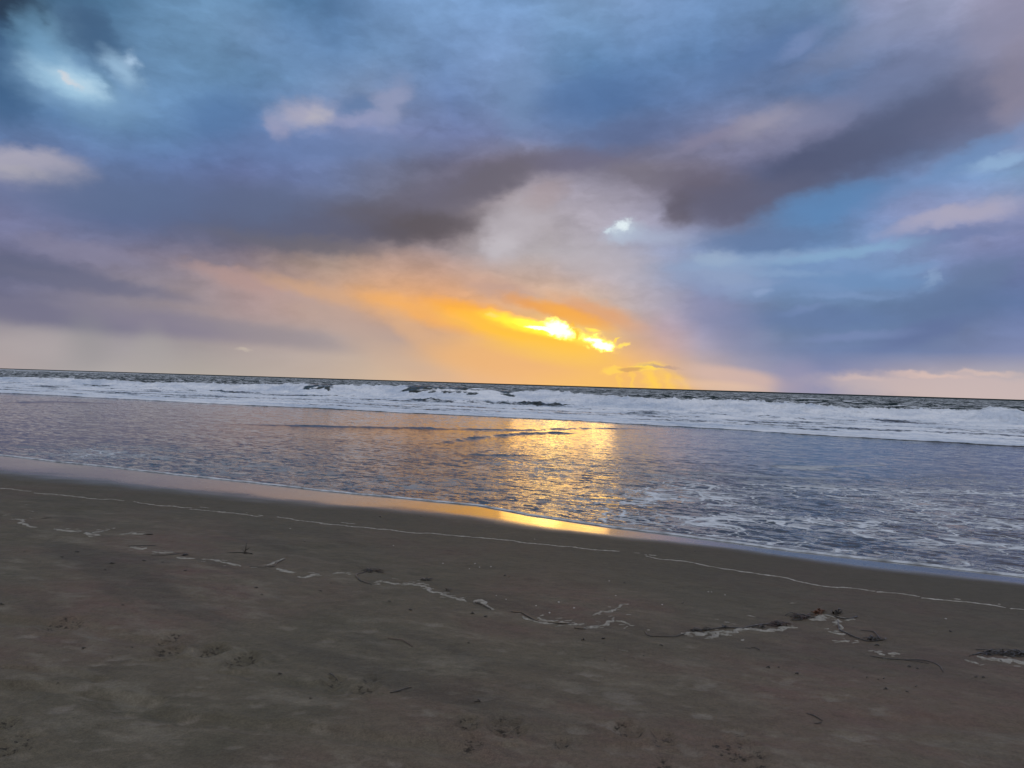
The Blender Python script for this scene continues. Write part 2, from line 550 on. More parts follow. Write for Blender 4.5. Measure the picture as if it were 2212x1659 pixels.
def sstep(a, b, x):
    t = np.clip((x - a) / (b - a), 0, 1)
    return t * t * (3 - 2 * t)


# ------------------------------------------------------------------ shore frame
SA = rad(23.0)
NX, NY = math.sin(SA), math.cos(SA)          # seaward
TX, TY = math.cos(SA), -math.sin(SA)         # along the shore, to the right


def on_plane(X, Y, z=0.0):
    x, y, dz = pdir(X, Y)
    k = (z - H) / dz
    return x * k, y * k


def st(x, y):
    return x * NX + y * NY, x * TX + y * TY


def line_st(pts, z=0.0):
    q = sorted((st(*on_plane(X, Y, z))[::-1] for X, Y in pts))
    return np.array([a for a, b in q]), np.array([b for a, b in q])


EDGE = line_st([(-500, 920), (0, 984), (119, 998), (216, 1007.5), (360, 1024), (540, 1043), (708, 1062), (852, 1075.5), (1032, 1093), (1140, 1113), (1284, 1135), (1428, 1153), (1560, 1170), (1704, 1190), (1848, 1206), (1992, 1222), (2212, 1247), (2600, 1300)])
FRONT = line_st([(-600, 822), (0, 849), (180, 858), (360, 868), (540, 876), (708, 884), (888, 893), (1068, 901), (1248, 910), (1416, 919.5), (1596, 929), (1776, 942), (1956, 952.6), (2212, 966), (2800, 992)])


def edge_s(t):
    return np.interp(t, *EDGE) + 0.02 * perlin(t * 2.1, t * 0 + 3.3) + 0.012 * perlin(t * 7.0, t * 0 + 1.3)


def front_s(t):
    return np.interp(t, *FRONT) + 0.7 * perlin(t * 0.13, t * 0 + 5.3) + 0.25 * perlin(t * 0.9, t * 0 + 2.2)


def sand_base(x, y):
    s, t = st(x, y)
    S = s - np.interp(t, *EDGE)
    up = 0.52 * (1 - np.exp(np.minimum(S, 0) / 9.0))
    dn = -0.012 * np.clip(S, 0, 25)
    return up + dn


def ground(X, Y):
    """the point of the beach seen at a photo pixel"""
    z = 0.2
    for _ in range(30):
        x, y = on_plane(X, Y, z)
        z = float(sand_base(np.array([x]), np.array([y]))[0])
    return x, y, z


WET = []
for X, Y in [(-500, 960), (0, 1023), (180, 1043), (360, 1060), (540, 1078), (708, 1094), (834, 1102), (960, 1114), (1104, 1134), (1248, 1152), (1320, 1162), (1440, 1172), (1560, 1185), (1776, 1216), (1992, 1240), (2212, 1264), (2600, 1320)]:
    gx, gy, gz = ground(X, Y)
    WET.append(st(gx, gy)[::-1])
WET = sorted(WET)
WET = (np.array([a for a, b in WET]), np.array([b for a, b in WET]))

# ------------------------------------------------------------------ material helper


class Mat:
    def __init__(self, name):
        self.m = bpy.data.materials.new(name)
        self.m.use_nodes = True
        self.t = self.m.node_tree
        self.b = self.t.nodes['Principled BSDF']
        self.out = self.t.nodes['Material Output']

    def n(self, t, **kw):
        q = self.t.nodes.new(t)
        for k, v in kw.items():
            setattr(q, k, v)
        return q

    def l(self, a, b):
        self.t.links.new(a, b)

    def put(self, sock, v):
        if isinstance(v, (int, float)):
            sock.default_value = v
        elif isinstance(v, tuple):
            sock.default_value = (*v, 1) if (len(v) == 3 and sock.type == 'RGBA') else v
        else:
            self.l(v, sock)

    def math(self, op, a, b=0.0, clamp=False):
        q = self.n('ShaderNodeMath', operation=op, use_clamp=clamp)
        self.put(q.inputs[0], a)
        self.put(q.inputs[1], b)
        return q.outputs[0]

    def pos(self, scale=(1, 1, 1), rot=0.0, off=(0, 0, 0), src=None):
        if src is None:
            g = self.n('ShaderNodeNewGeometry')
            src = g.outputs['Position']
        m = self.n('ShaderNodeMapping')
        # turn into the shore frame first, stretch after
        self.l(src, m.inputs[0])
        m.inputs['Rotation'].default_value = (0, 0, rot)
        m2 = self.n('ShaderNodeMapping')
        self.l(m.outputs[0], m2.inputs[0])
        m2.inputs['Scale'].default_value = scale
        m2.inputs['Location'].default_value = off
        return m2.outputs[0]

    def noise(self, vec, scale, detail=4.0, rough=0.55, dist=0.0):
        q = self.n('ShaderNodeTexNoise')
        self.l(vec, q.inputs['Vector'])
        q.inputs['Scale'].default_value = scale
        q.inputs['Detail'].default_value = detail
        q.inputs['Roughness'].default_value = rough
        q.inputs['Distortion'].default_value = dist
        return q.outputs

    def rng(self, v, a, b, c=0.0, d=1.0, smooth=False):
        q = self.n('ShaderNodeMapRange', interpolation_type='SMOOTHSTEP' if smooth else 'LINEAR')
        self.put(q.inputs[0], v)
        for i, w in enumerate((a, b, c, d)):
            self.put(q.inputs[i + 1], w)
        return q.outputs[0]

    def mix(self, f, a, b, blend='MIX'):
        q = self.n('ShaderNodeMix', data_type='RGBA', blend_type=blend)
        self.put(q.inputs[0], f)
        self.put(q.inputs[6], a)
        self.put(q.inputs[7], b)
        return q.outputs[2]

    def attr(self, name):
        q = self.n('ShaderNodeAttribute', attribute_name=name)
        return q.outputs['Fac']

    def bump(self, h, dist=1.0, strength=1.0, prev=None):
        q = self.n('ShaderNodeBump')
        q.inputs['Strength'].default_value = strength
        q.inputs['Distance'].default_value = dist
        self.l(h, q.inputs['Height'])
        if prev is not None:
            self.l(prev, q.inputs['Normal'])
        return q.outputs[0]

    def tilt(self, parts, rot=SA):
        """a wavy normal: each part is (noise vector output, strength along shore, strength seaward)"""
        acc = None
        for vec, kt, ks in parts:
            v = self.n('ShaderNodeVectorMath', operation='SUBTRACT')
            self.l(vec, v.inputs[0])
            v.inputs[1].default_value = (0.5, 0.5, 0.5)
            w = self.n('ShaderNodeVectorMath', operation='MULTIPLY')
            self.l(v.outputs[0], w.inputs[0])
            w.inputs[1].default_value = (kt, ks, 0)
            if acc is None:
                acc = w.outputs[0]
            else:
                a = self.n('ShaderNodeVectorMath', operation='ADD')
                self.l(acc, a.inputs[0])
                self.l(w.outputs[0], a.inputs[1])
                acc = a.outputs[0]
        return acc

    def normal_from(self, tilt, amount=None, prev=None):
        r = self.n('ShaderNodeVectorRotate', rotation_type='Z_AXIS')
        self.l(tilt, r.inputs['Vector'])
        r.inputs['Angle'].default_value = -SA
        v = r.outputs[0]
        if amount is not None:
            sc_ = self.n('ShaderNodeVectorMath', operation='SCALE')
            self.l(v, sc_.inputs[0])
            self.put(sc_.inputs['Scale'], amount)
            v = sc_.outputs[0]
        if prev is None:
            prev = self.n('ShaderNodeNewGeometry').outputs['Normal']
        a = self.n('ShaderNodeVectorMath', operation='ADD')
        self.l(prev, a.inputs[0])
        self.l(v, a.inputs[1])
        nn = self.n('ShaderNodeVectorMath', operation='NORMALIZE')
        self.l(a.outputs[0], nn.inputs[0])
        return nn.outputs[0]

    def set(self, **kw):
        names = {'base': 'Base Color', 'rough': 'Roughness', 'ior': 'IOR', 'spec': 'Specular IOR Level', 'normal': 'Normal',
                 'coat': 'Coat Weight', 'coat_rough': 'Coat Roughness', 'metal': 'Metallic', 'coat_normal': 'Coat Normal', 'coat_ior': 'Coat IOR'}
        for k, v in kw.items():
            self.put(self.b.inputs[names[k]], v)


def grid_mesh(name, Xg, Yg, Zg, mat, attrs=None, smooth=True, parent=None):
    nr, nc = Xg.shape
    me = bpy.data.meshes.new(name)
    co = np.stack([Xg, Yg, Zg], -1).reshape(-1, 3).astype(np.float32)
    idx = np.arange(nr * nc).reshape(nr, nc)
    q = np.stack([idx[:-1, :-1], idx[:-1, 1:], idx[1:, 1:], idx[1:, :-1]], -1).reshape(-1, 4)
    me.vertices.add(len(co))
    me.vertices.foreach_set('co', co.ravel())
    me.loops.add(q.size)
    me.loops.foreach_set('vertex_index', q.ravel().astype(np.int32))
    me.polygons.add(len(q))
    me.polygons.foreach_set('loop_start', np.arange(0, q.size, 4, dtype=np.int32))
    me.polygons.foreach_set('use_smooth', np.ones(len(q), dtype=bool))
    me.update(calc_edges=True)
    me.validate()
    for k, v in (attrs or {}).items():
        a = me.attributes.new(k, 'FLOAT', 'POINT')
        a.data.foreach_set('value', np.ascontiguousarray(v, dtype=np.float32).ravel())
    me.materials.append(mat)
    o = bpy.data.objects.new(name, me)
    C.objects.link(o)
    return o


def tag(o, label=None, cat=None, group=None, kind=None):
    if label:
        o['label'] = label
    if cat:
        o['category'] = cat
    if group:
        o['group'] = group
    if kind:
        o['kind'] = kind
    return o


# ------------------------------------------------------------------ sand
def spaced(a, b, d0, mid, growth, dmax):
    """values from a to b, step d0 near mid, growing away from it"""
    r = [mid]
    d, x = d0, mid
    while x < b:
        x += d
        r.append(x)
        d = min(dmax, d0 + growth * abs(x - mid) ** 1.5)
    d, x = d0, mid
    while x > a:
        x -= d
        r.insert(0, x)
        d = min(dmax, d0 + growth * abs(x - mid) ** 1.5)
    return np.array(r)


xs = spaced(-60, 60, 0.016, 0.0, 0.0011, 2.0)
ys = spaced(-6, 75, 0.013, 3.2, 0.0010, 2.0)
Xg, Yg = np.meshgrid(xs, ys)
s_, t_ = st(Xg, Yg)
S_ = s_ - edge_s(t_)
Z = sand_base(Xg, Yg)
upper = sstep(-1.0, -4.5, S_)                       # away from the smooth wet foot of the beach
Z += upper * (0.022 * fbm(Xg * 0.5, Yg * 0.7, 3) + 0.008 * fbm(Xg * 2.0, Yg * 3.2 + 8, 4, 0.55) * (0.4 + 0.6 * sstep(-0.3, 0.4, fbm(Xg * 0.6, Yg * 0.6 + 3, 2))) + 0.0016 * fbm(Xg * 11, Yg * 14, 3, 0.6))
pale_mask = np.zeros_like(Z)
rough_a = np.zeros_like(Z)


def local(x0, y0, R):
    i0, i1 = np.searchsorted(xs, [x0 - R, x0 + R])
    j0, j1 = np.searchsorted(ys, [y0 - R, y0 + R])
    return slice(j0, j1), slice(i0, i1)


# tracks: long shallow furrows, given as pixel polylines
def furrow(pts, width, depth, rim=0.35):
    depth *= 2.6
    width *= 1.5
    w = [ground(X, Y)[:2] for X, Y in pts]
    for (ax, ay), (bx_, by_) in zip(w[:-1], w[1:]):
        R = math.hypot(ax - bx_, ay - by_) / 2 + width * 5
        sl = local((ax + bx_) / 2, (ay + by_) / 2, R)
        X, Y = Xg[sl], Yg[sl]
        dx, dy = bx_ - ax, by_ - ay
        L2 = dx * dx + dy * dy
        u = np.clip(((X - ax) * dx + (Y - ay) * dy) / L2, 0, 1)
        d = np.hypot(X - ax - u * dx, Y - ay - u * dy) + 0.03 * fbm(X * 5, Y * 5, 3)
        g = np.exp(-(d / width) ** 2)
        Z[sl] = np.minimum(Z[sl], Z[sl] * 0 + Zref[sl] - depth * g + rim * depth * np.exp(-((d - 2.1 * width) / width) ** 2))


Zref = Z.copy()
furrow([(-40, 1478), (110, 1490), (250, 1505), (330, 1520)], 0.035, 0.012)
furrow([(250, 1525), (420, 1560), (640, 1585), (760, 1600), (900, 1612), (1040, 1640)], 0.05, 0.010)
furrow([(-60, 1330), (130, 1345), (250, 1365), (350, 1385)], 0.06, 0.010)
furrow([(420, 1440), (600, 1470), (760, 1490)], 0.05, 0.008)
furrow([(20, 1438), (120, 1450), (210, 1468)], 0.03, 0.008)
furrow([(1880, 1550), (2040, 1562), (2250, 1580)], 0.07, 0.006)

# soft old prints: shallow dents, coloured paler than the sand around them
rp = random.Random(5)


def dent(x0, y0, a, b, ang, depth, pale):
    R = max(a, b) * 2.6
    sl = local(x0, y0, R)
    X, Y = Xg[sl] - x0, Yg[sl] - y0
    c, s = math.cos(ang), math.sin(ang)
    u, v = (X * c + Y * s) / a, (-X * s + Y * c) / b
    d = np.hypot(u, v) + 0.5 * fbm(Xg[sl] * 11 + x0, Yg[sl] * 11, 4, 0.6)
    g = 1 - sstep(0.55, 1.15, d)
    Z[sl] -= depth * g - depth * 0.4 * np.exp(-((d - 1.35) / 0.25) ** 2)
    pale_mask[sl] = np.maximum(pale_mask[sl], pale * g)


pale_px = [(250,1420,26,7),(95,1437,22,5),(205,1436,16,5),(285,1432,16,4),(1050,1490,26,7),(430,1500,24,6),(140,1535,32,9),(180,1484,22,5),(700,1380,20,6),(555,1530,22,8),
           (265,1545,36,8),(330,1562,24,7),(410,1552,20,9),(640,1547,22,8),(690,1582,26,8),(560,1585,18,6),(930,1545,26,9),(760,1610,24,7),(1045,1505,28,10),(1250,1490,36,8),
           (1340,1505,44,8),(1250,1582,30,9),(1330,1620,30,10),(1230,1660,28,8),(1490,1620,30,9),(1580,1575,26,8),(1740,1590,28,8),(1650,1500,26,8),(1800,1510,28,7),(1900,1535,30,8),
           (1320,1575,30,8),(1520,1545,26,8),(870,1440,26,6),(1130,1455,26,7),(1140,1480,20,6),(1520,1480,34,8),(1700,1470,28,8),(1270,1448,30,6),(1840,1590,30,8),(2020,1600,34,9),
           (800,1360,20,4),(940,1350,18,4),(620,1350,18,4),(250,1350,16,4),(470,1345,14,4),(60,1370,24,5),(150,1380,20,5),(380,1400,18,5),(520,1395,18,4),(1490,1395,22,5)]
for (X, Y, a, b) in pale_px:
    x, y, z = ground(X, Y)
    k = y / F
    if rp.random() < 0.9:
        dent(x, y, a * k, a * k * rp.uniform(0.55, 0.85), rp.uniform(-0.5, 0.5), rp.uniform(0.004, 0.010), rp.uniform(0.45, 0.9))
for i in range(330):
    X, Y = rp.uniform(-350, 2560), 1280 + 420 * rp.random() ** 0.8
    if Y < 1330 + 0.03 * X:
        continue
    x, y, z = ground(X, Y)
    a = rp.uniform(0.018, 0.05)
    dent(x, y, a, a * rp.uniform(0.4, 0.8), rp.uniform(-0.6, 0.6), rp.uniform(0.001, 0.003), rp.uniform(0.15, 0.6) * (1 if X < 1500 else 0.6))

# trampled spots: crumbly broken ground
for (X, Y, a, dp) in [(365,1404,24,.016),(460,1402,26,.016),(525,1424,28,.016),(368,1372,20,.010),(140,1345,30,.010),(1010,1570,22,.016),(1095,1573,34,.014),(1355,1582,26,.016),(1432,1598,22,.010),
                      (790,1488,22,.012),(800,1467,16,.008),(30,1615,34,.012),(1600,1632,46,.010),(1020,1612,20,.006),(720,1472,20,.010),(1210,1610,16,.008),(1435,1656,20,.008),(8,1570,18,.010),(1605,1590,16,.006)]:
    x, y, z = ground(X, Y)
    R = a / F * y * 1.25
    sl = local(x, y, R * 2)
    d = np.hypot((Xg[sl] - x) / R, (Yg[sl] - y) / (R * 1.5)) + 0.3 * fbm(Xg[sl] * 14, Yg[sl] * 14, 2)
    g = 1 - sstep(0.5, 1.1, d)
    Z[sl] += g * (dp * 1.3 * fbm(Xg[sl] * 26, Yg[sl] * 26, 3, 0.6) - dp * 1.2) + dp * 0.8 * np.exp(-((d - 1.25) / 0.25) ** 2)
    rough_a[sl] = np.maximum(rough_a[sl], g)

# wet film: mirror-like foot of the beach
wet_s = np.interp(t_, *WET)
edge0 = np.interp(t_, *EDGE)
wid = np.maximum(edge0 - wet_s, 0.05)
wx = (s_ - wet_s) / wid + 0.11 * fbm(s_ * 1.6, t_ * 0.9, 4)
wet = sstep(-0.28, 0.42, wx)
damp = sstep(-6.5, -0.5, S_ + 0.5 * fbm(t_ * 0.35, s_ * 0.8, 3))


sm = Mat('damp_sand')
pw = sm.pos()
g_red = sm.attr('ruddy')
g_wet, g_pale, g_damp, g_rough = sm.attr('wet'), sm.attr('pale_mask'), sm.attr('damp'), sm.attr('crumbled')
c_big = sm.noise(pw, 0.45, 3, 0.5)[0]
c_mid = sm.noise(sm.pos((1.0, 2.2, 1), SA), 1.9, 5, 0.6)[0]
c_fine = sm.noise(pw, 55, 4, 0.7)[0]
c_grain = sm.noise(pw, 170, 3, 0.7)[0]
base = sm.mix(sm.rng(sm.math('ADD', c_big, sm.rng(sm.math('MULTIPLY', g_red, 1.0), 0, 1, -0.06, 0.14)), 0.38, 0.62, smooth=True), (0.100, 0.089, 0.062), (0.150, 0.096, 0.077))
base = sm.mix(sm.rng(c_mid, 0.3, 0.7), base, (0.140, 0.118, 0.083))
base = sm.mix(sm.math('MULTIPLY', g_damp, 0.75), base, (0.076, 0.065, 0.045))
mot = sm.noise(sm.pos((2.2, 4.5, 1), 0.3), 1.0, 5, 0.62)[0]
base = sm.mix(sm.math('MULTIPLY', sm.rng(mot, 0.52, 0.66, 0, 0.55), sm.rng(g_damp, 0.0, 0.6, 1.0, 0.0)), base, (0.21, 0.185, 0.14))
base = sm.mix(sm.math('MULTIPLY', g_pale, 0.75), base, (0.225, 0.195, 0.155))  # paler tone inside the dents
crum = sm.noise(sm.pos((1, 1.3, 1)), 30, 4, 0.7)[0]
base = sm.mix(sm.math('MULTIPLY', sm.rng(g_rough, 0.1, 0.6), sm.rng(crum, 0.53, 0.60, 0.0, 0.85)), base, (0.028, 0.024, 0.020))
band = sm.noise(sm.pos((0.35, 1.5, 1), SA + 0.25, (1, 5, 0)), 1.0, 3, 0.55)[0]
base = sm.mix(sm.math('MULTIPLY', sm.rng(band, 0.52, 0.66, 0, 0.55, True), sm.rng(g_damp, 0.0, 0.6, 1.0, 0.2)), base, (0.068, 0.061, 0.048))
mid = sm.noise(sm.pos((1.0, 1.5, 1), 0.2, (3, 1, 0)), 9.0, 4, 0.65)[0]
sp = sm.math('MULTIPLY', sm.rng(c_grain, 0.3, 0.7, 0.72, 1.28), sm.rng(mid, 0.3, 0.7, 0.86, 1.14))
sp2 = sm.rng(c_fine, 0.3, 0.7, 0.82, 1.18)
spk = sm.n('ShaderNodeVectorMath', operation='SCALE')
sm.l(base, spk.inputs[0])
sm.l(sm.math('MULTIPLY', sp, sp2), spk.inputs['Scale'])
rgh = sm.rng(g_wet, 0.0, 1.0, 0.72, 0.10)
hmm = sm.math('ADD', sm.math('MULTIPLY', c_fine, 0.0022), sm.math('MULTIPLY', c_grain, 0.0007))
hmm = sm.math('ADD', hmm, sm.math('MULTIPLY', sm.noise(pw, 14, 4, 0.6)[0], 0.012))
hmm = sm.math('MULTIPLY', hmm, sm.rng(g_wet, 0.0, 0.8, 1.0, 0.02))
hmm = sm.math('MULTIPLY', hmm, sm.rng(g_damp, 0.0, 1.0, 1.0, 0.5))
wrip = sm.noise(sm.pos((2.0, 9.0, 1), SA), 1.0, 3, 0.5)[0]
hmm = sm.math('ADD', hmm, sm.math('MULTIPLY', wrip, 0.0012))
sm.set(base=spk.outputs[0], rough=rgh, ior=sm.rng(g_wet, 0, 1, 1.33, 1.95), spec=sm.rng(g_wet, 0, 1, 0.30, 0.5), normal=sm.bump(hmm))
sand = grid_mesh('sand', Xg, Yg, Z, sm.m, {'wet': wet, 'ruddy': sstep(-2.0, 2.6, Xg - 0.1 * Yg) * sstep(-3.0, -5.0, S_), 'pale_mask': np.clip(pale_mask, 0, 1), 'damp': damp, 'crumbled': rough_a})
tag(sand, kind='structure')
sandZ = Z


def zat(x, y):
    i = int(np.clip(np.searchsorted(xs, x), 1, len(xs) - 1))
    j = int(np.clip(np.searchsorted(ys, y), 1, len(ys) - 1))
    return float(sandZ[j, i])


# ------------------------------------------------------------------ fan grids over the water, fine near and coarse far
def fan(az0, az1, ncol, smin_f, smax_f, nrow, power=1.0):
    """rows run between two shore-parallel curves; columns are spread by direction"""
    u = np.linspace(0, 1, ncol)
    azs = np.radians(az0 + (az1 - az0) * u)
    cols_x, cols_y = [], []
    sx, cy_ = np.sin(azs), np.cos(azs)
    # distance along each direction where the curve is met
    def meet(f):
        r = np.full(ncol, 30.0)
        for _ in range(80):
            s, t = st(r * sx, r * cy_)
            ds = f(t) - s
            r = np.clip(r + 0.6 * ds / np.maximum(0.25, sx * NX + cy_ * NY), 1.0, 4000)
        return r
    r0, r1 = meet(smin_f), meet(smax_f)
    w = np.linspace(0, 1, nrow)[:, None]
    inv = 1 / r0[None, :] * (1 - w) + 1 / r1[None, :] * w
    r = 1 / inv
    return r * sx[None, :], r * cy_[None, :]


def ridge(X, Y, pts, width, z0=0.0, taper=True):
    w = [on_plane(a, b, z0) for a, b in pts]
    out = np.zeros_like(X)
    n = len(w) - 1
    for i, ((ax, ay), (bx_, by_)) in enumerate(zip(w[:-1], w[1:])):
        dx, dy = bx_ - ax, by_ - ay
        L2 = dx * dx + dy * dy
        u = np.clip(((X - ax) * dx + (Y - ay) * dy) / L2, 0, 1)
        d = np.hypot(X - ax - u * dx, Y - ay - u * dy)
        g = np.exp(-(d / width) ** 2)
        if taper:
            q = (i + u) / n
            g = g * np.clip(np.minimum(q, 1 - q) * 5, 0, 1)
        out = np.maximum(out, g)
    return out


def spot(X, Y, px, py, rx, ry, z=0.0):
    """soft mask round a photo pixel on the water, radii in photo pixels"""
    cx, cy = on_plane(px, py, z)
    x1, y1 = on_plane(px + rx, py, z)
    x2, y2 = on_plane(px, py - ry, z)
    rr = math.hypot(x1 - cx, y1 - cy)
    r2 = math.hypot(x2 - cx, y2 - cy)
    th = math.atan2(cx, cy)
    u = (X - cx) * math.cos(th) - (Y - cy) * math.sin(th)
    v = (X - cx) * math.sin(th) + (Y - cy) * math.cos(th)
    return np.exp(-(u / rr) ** 2 - (v / r2) ** 2)


# ---- shallow wash that runs up the beach
Xw, Yw = fan(-46, 46, 1500, lambda t: edge_s(t), lambda t: front_s(t) + 1.5, 620)
s_w, t_w = st(Xw, Yw)
Sw = s_w - edge_s(t_w)
Zw = 0.014 * sstep(0.0, 0.10, Sw) + 0.004 * fbm(t_w * 0.5, s_w * 1.5, 3) * sstep(0.2, 2, Sw) + 0.010 * np.exp(-((Sw - 0.05) / 0.05) ** 2)
Zw += np.where(Sw < 0.02, -0.003, 0.0)
ridA = ridge(Xw, Yw, [(470, 915), (640, 921), (880, 926), (1000, 929), (1140, 930), (1280, 926), (1500, 929)], 0.35)
ridB = ridge(Xw, Yw, [(930, 962), (990, 952), (1060, 944), (1130, 938), (1200, 936), (1250, 938)], 0.20)
ridC = ridge(Xw, Yw, [(980, 982), (1060, 985), (1140, 984), (1200, 990)], 0.13)
ridD = ridge(Xw, Yw, [(0, 870), (120, 868), (260, 872)], 0.3)
jag = 1 + 0.45 * fbm(t_w * 0.8, s_w * 1.3, 4, 0.6)
Zw += (0.055 * ridA + 0.06 * ridB + 0.03 * ridC + 0.03 * ridD) * jag
w_lace = (1.0 * spot(Xw, Yw, 1900, 1140, 420, 75) + 0.8 * spot(Xw, Yw, 1560, 1120, 200, 50) + 0.9 * spot(Xw, Yw, 2250, 1130, 260, 90)
          + 0.75 * spot(Xw, Yw, 2050, 1195, 330, 40) + 0.2 * spot(Xw, Yw, 1530, 1040, 180, 28) + 0.22 * spot(Xw, Yw, 330, 985, 260, 25) + 0.22 * spot(Xw, Yw, 560, 1010, 220, 26)
          + 0.3 * spot(Xw, Yw, 150, 975, 200, 18) + 0.25 * spot(Xw, Yw, 850, 1045, 220, 24) + 0.22 * spot(Xw, Yw, 1130, 1000, 160, 16) + 0.2 * spot(Xw, Yw, 1250, 1020, 200, 40))
w_lace = np.clip(w_lace, 0, 1) * sstep(0.0, 0.4, Sw)
streak = np.clip(0.9 * spot(Xw, Yw, 1730, 1012, 60, 5) + ridge(Xw, Yw, [(1702, 1012), (1760, 1010), (1900, 1006)], 0.16, taper=False)
                 + ridge(Xw, Yw, [(1540, 1024), (1640, 1030), (1740, 1034), (1830, 1036)], 0.14, taper=False)
                 + 0.8 * ridge(Xw, Yw, [(1790, 1082), (1880, 1084), (1960, 1092)], 0.13) + 0.8 * ridge(Xw, Yw, [(1690, 1118), (1760, 1128), (1840, 1136)], 0.10), 0, 1)
lip = np.exp(-((Sw - 0.04) / (0.03 + 0.008 * sstep(-6, 6, t_w))) ** 4)
lip = lip * (0.8 + 0.2 * sstep(-0.3, 0.3, fbm(t_w * 1.5, t_w * 0, 3)))
rip = 0.28 + 0.72 * np.clip(spot(Xw, Yw, 1200, 1060, 420, 75) + spot(Xw, Yw, 1700, 1130, 600, 95) + 0.8 * spot(Xw, Yw, 2100, 1160, 500, 90)
                            + 0.7 * spot(Xw, Yw, 800, 1010, 450, 55) + 0.5 * spot(Xw, Yw, 300, 1000, 350, 28), 0, 1)
seafront = 1 - sstep(-2.2, -0.2, s_w - front_s(t_w))

wm = Mat('shallow_water')
a_l, a_s, a_lip, a_r = wm.attr('lace'), wm.attr('streak'), wm.attr('lip'), wm.attr('ripple')
pv = wm.pos((0.75, 0.9, 1), SA)
wn = wm.noise(pv, 1.5, 4, 0.6)
wsub = wm.n('ShaderNodeVectorMath', operation='MULTIPLY_ADD')
wm.l(wn[1], wsub.inputs[0])
wsub.inputs[1].default_value = (0.9, 0.9, 0)
wm.l(pv, wsub.inputs[2])
vo = wm.n('ShaderNodeTexVoronoi', feature='DISTANCE_TO_EDGE')
wm.l(wsub.outputs[0], vo.inputs['Vector'])
vo.inputs['Scale'].default_value = 1.9
vo2 = wm.n('ShaderNodeTexVoronoi', feature='DISTANCE_TO_EDGE')
wm.l(wsub.outputs[0], vo2.inputs['Vector'])
vo2.inputs['Scale'].default_value = 3.8
patch = wm.noise(wm.pos((0.5, 1.0, 1), SA, (4, 2, 0)), 0.9, 4, 0.6)[0]
fine = wm.noise(wm.pos((0.5, 1.2, 1), SA), 9.0, 4, 0.65)[0]
width = wm.rng(patch, 0.36, 0.72, 0.006, 0.095)
net = wm.rng(wm.math('SUBTRACT', width, vo.outputs['Distance']), -0.01, 0.035, 0, 1, True)
width2 = wm.rng(patch, 0.34, 0.70, -0.04, 0.14)
net2 = wm.math('MULTIPLY', wm.rng(wm.math('SUBTRACT', width2, vo2.outputs['Distance']), -0.01, 0.04, 0, 1, True), 0.7)
lace = wm.math('MULTIPLY', wm.math('MAXIMUM', net, net2), wm.rng(a_l, 0.10, 0.5, 0, 1))
lace = wm.math('MULTIPLY', lace, wm.rng(fine, 0.34, 0.5, 0.55, 1.0))
stk = wm.math('MULTIPLY', wm.rng(a_s, 0.25, 0.7), wm.rng(fine, 0.38, 0.55, 0.1, 0.8))
foam = wm.math('MAXIMUM', lace, stk)
foam = wm.math('MAXIMUM', foam, wm.math('MULTIPLY', wm.rng(a_lip, 0.25, 0.6), wm.rng(fine, 0.36, 0.56, 0.30, 0.85)))
r1 = wm.noise(wm.pos((2.6, 6.5, 1), SA + 0.12), 1.0, 3, 0.6, 0.4)[1]
r2 = wm.noise(wm.pos((8, 18, 1), SA - 0.2), 1.0, 3, 0.6, 0.3)[1]
r3 = wm.noise(wm.pos((0.5, 1.9, 1), SA), 1.0, 3, 0.5, 0.5)[1]
tl = wm.tilt([(r1, 0.85, 1.15), (r2, 0.6, 0.85)])
tl2 = wm.tilt([(r3, 0.05, 0.10)])
nrm = wm.normal_from(tl2, None, wm.normal_from(tl, a_r))
nrm = wm.bump(wm.math('MULTIPLY', foam, 0.006), prev=nrm)
tint = wm.noise(wm.pos((0.2, 0.5, 1), SA), 1.0, 3)[0]
wbase = wm.mix(wm.rng(tint, 0.35, 0.65), (0.030, 0.033, 0.036), (0.042, 0.041, 0.039))
wm.set(base=wm.mix(foam, wbase, (0.72, 0.76, 0.80)), rough=wm.rng(foam, 0, 0.6, 0.07, 0.75), spec=0.5, ior=1.36, normal=nrm)
wash = grid_mesh('shallow_water', Xw, Yw, Zw, wm.m, {'lace': w_lace, 'streak': streak, 'lip': lip, 'ripple': rip})
tag(wash, kind='structure')


# ---- surf
# crest line of the breaker: distance and height follow from where its top meets the picture
CRESTPX = [(-600, 800), (0, 812), (144, 815), (270, 820), (317, 826), (346, 824), (432, 824), (504, 828), (648, 826), (700, 826), (756, 829), (852, 829.5), (960, 830), (1060, 836), (1100, 841), (1140, 841.5),
           (1172, 838), (1212, 843), (1284, 850), (1416, 857), (1596, 861), (1740, 868), (1830, 877), (1930, 879), (2010, 879), (2100, 882), (2150, 874), (2185, 877), (2212, 884), (2800, 900)]


def crest_s(t):
    return np.interp(t, [-110, -60, 0, 40, 90], [70, 68, 66, 65, 66]) + 0.8 * perlin(t * 0.06, t * 0 + 9)


def solve_crest():
    ts, hs = [], []
    for X, Y in CRESTPX:
        x, y, dz = pdir(X, Y)
        k = 40.0
        for _ in range(60):
            s, t = st(x * k, y * k)
            k += 0.7 * (float(crest_s(np.array([t]))[0]) - s)
        ts.append(st(x * k, y * k)[1])
        hs.append(H + dz * k)
    return ts, hs


CT, CH = solve_crest()
CT, CH = np.array(CT), np.array(CH)
print('crest t', CT[[0, 1, -2, -1]], 'heights', CH.min(), CH.max())


def crest_h(t):
    return np.interp(t, CT, CH) - 0.20


def tpix(X):
    """shore coordinate of the breaker at photo column X"""
    return float(np.interp(X, [p[0] for p in CRESTPX], CT))


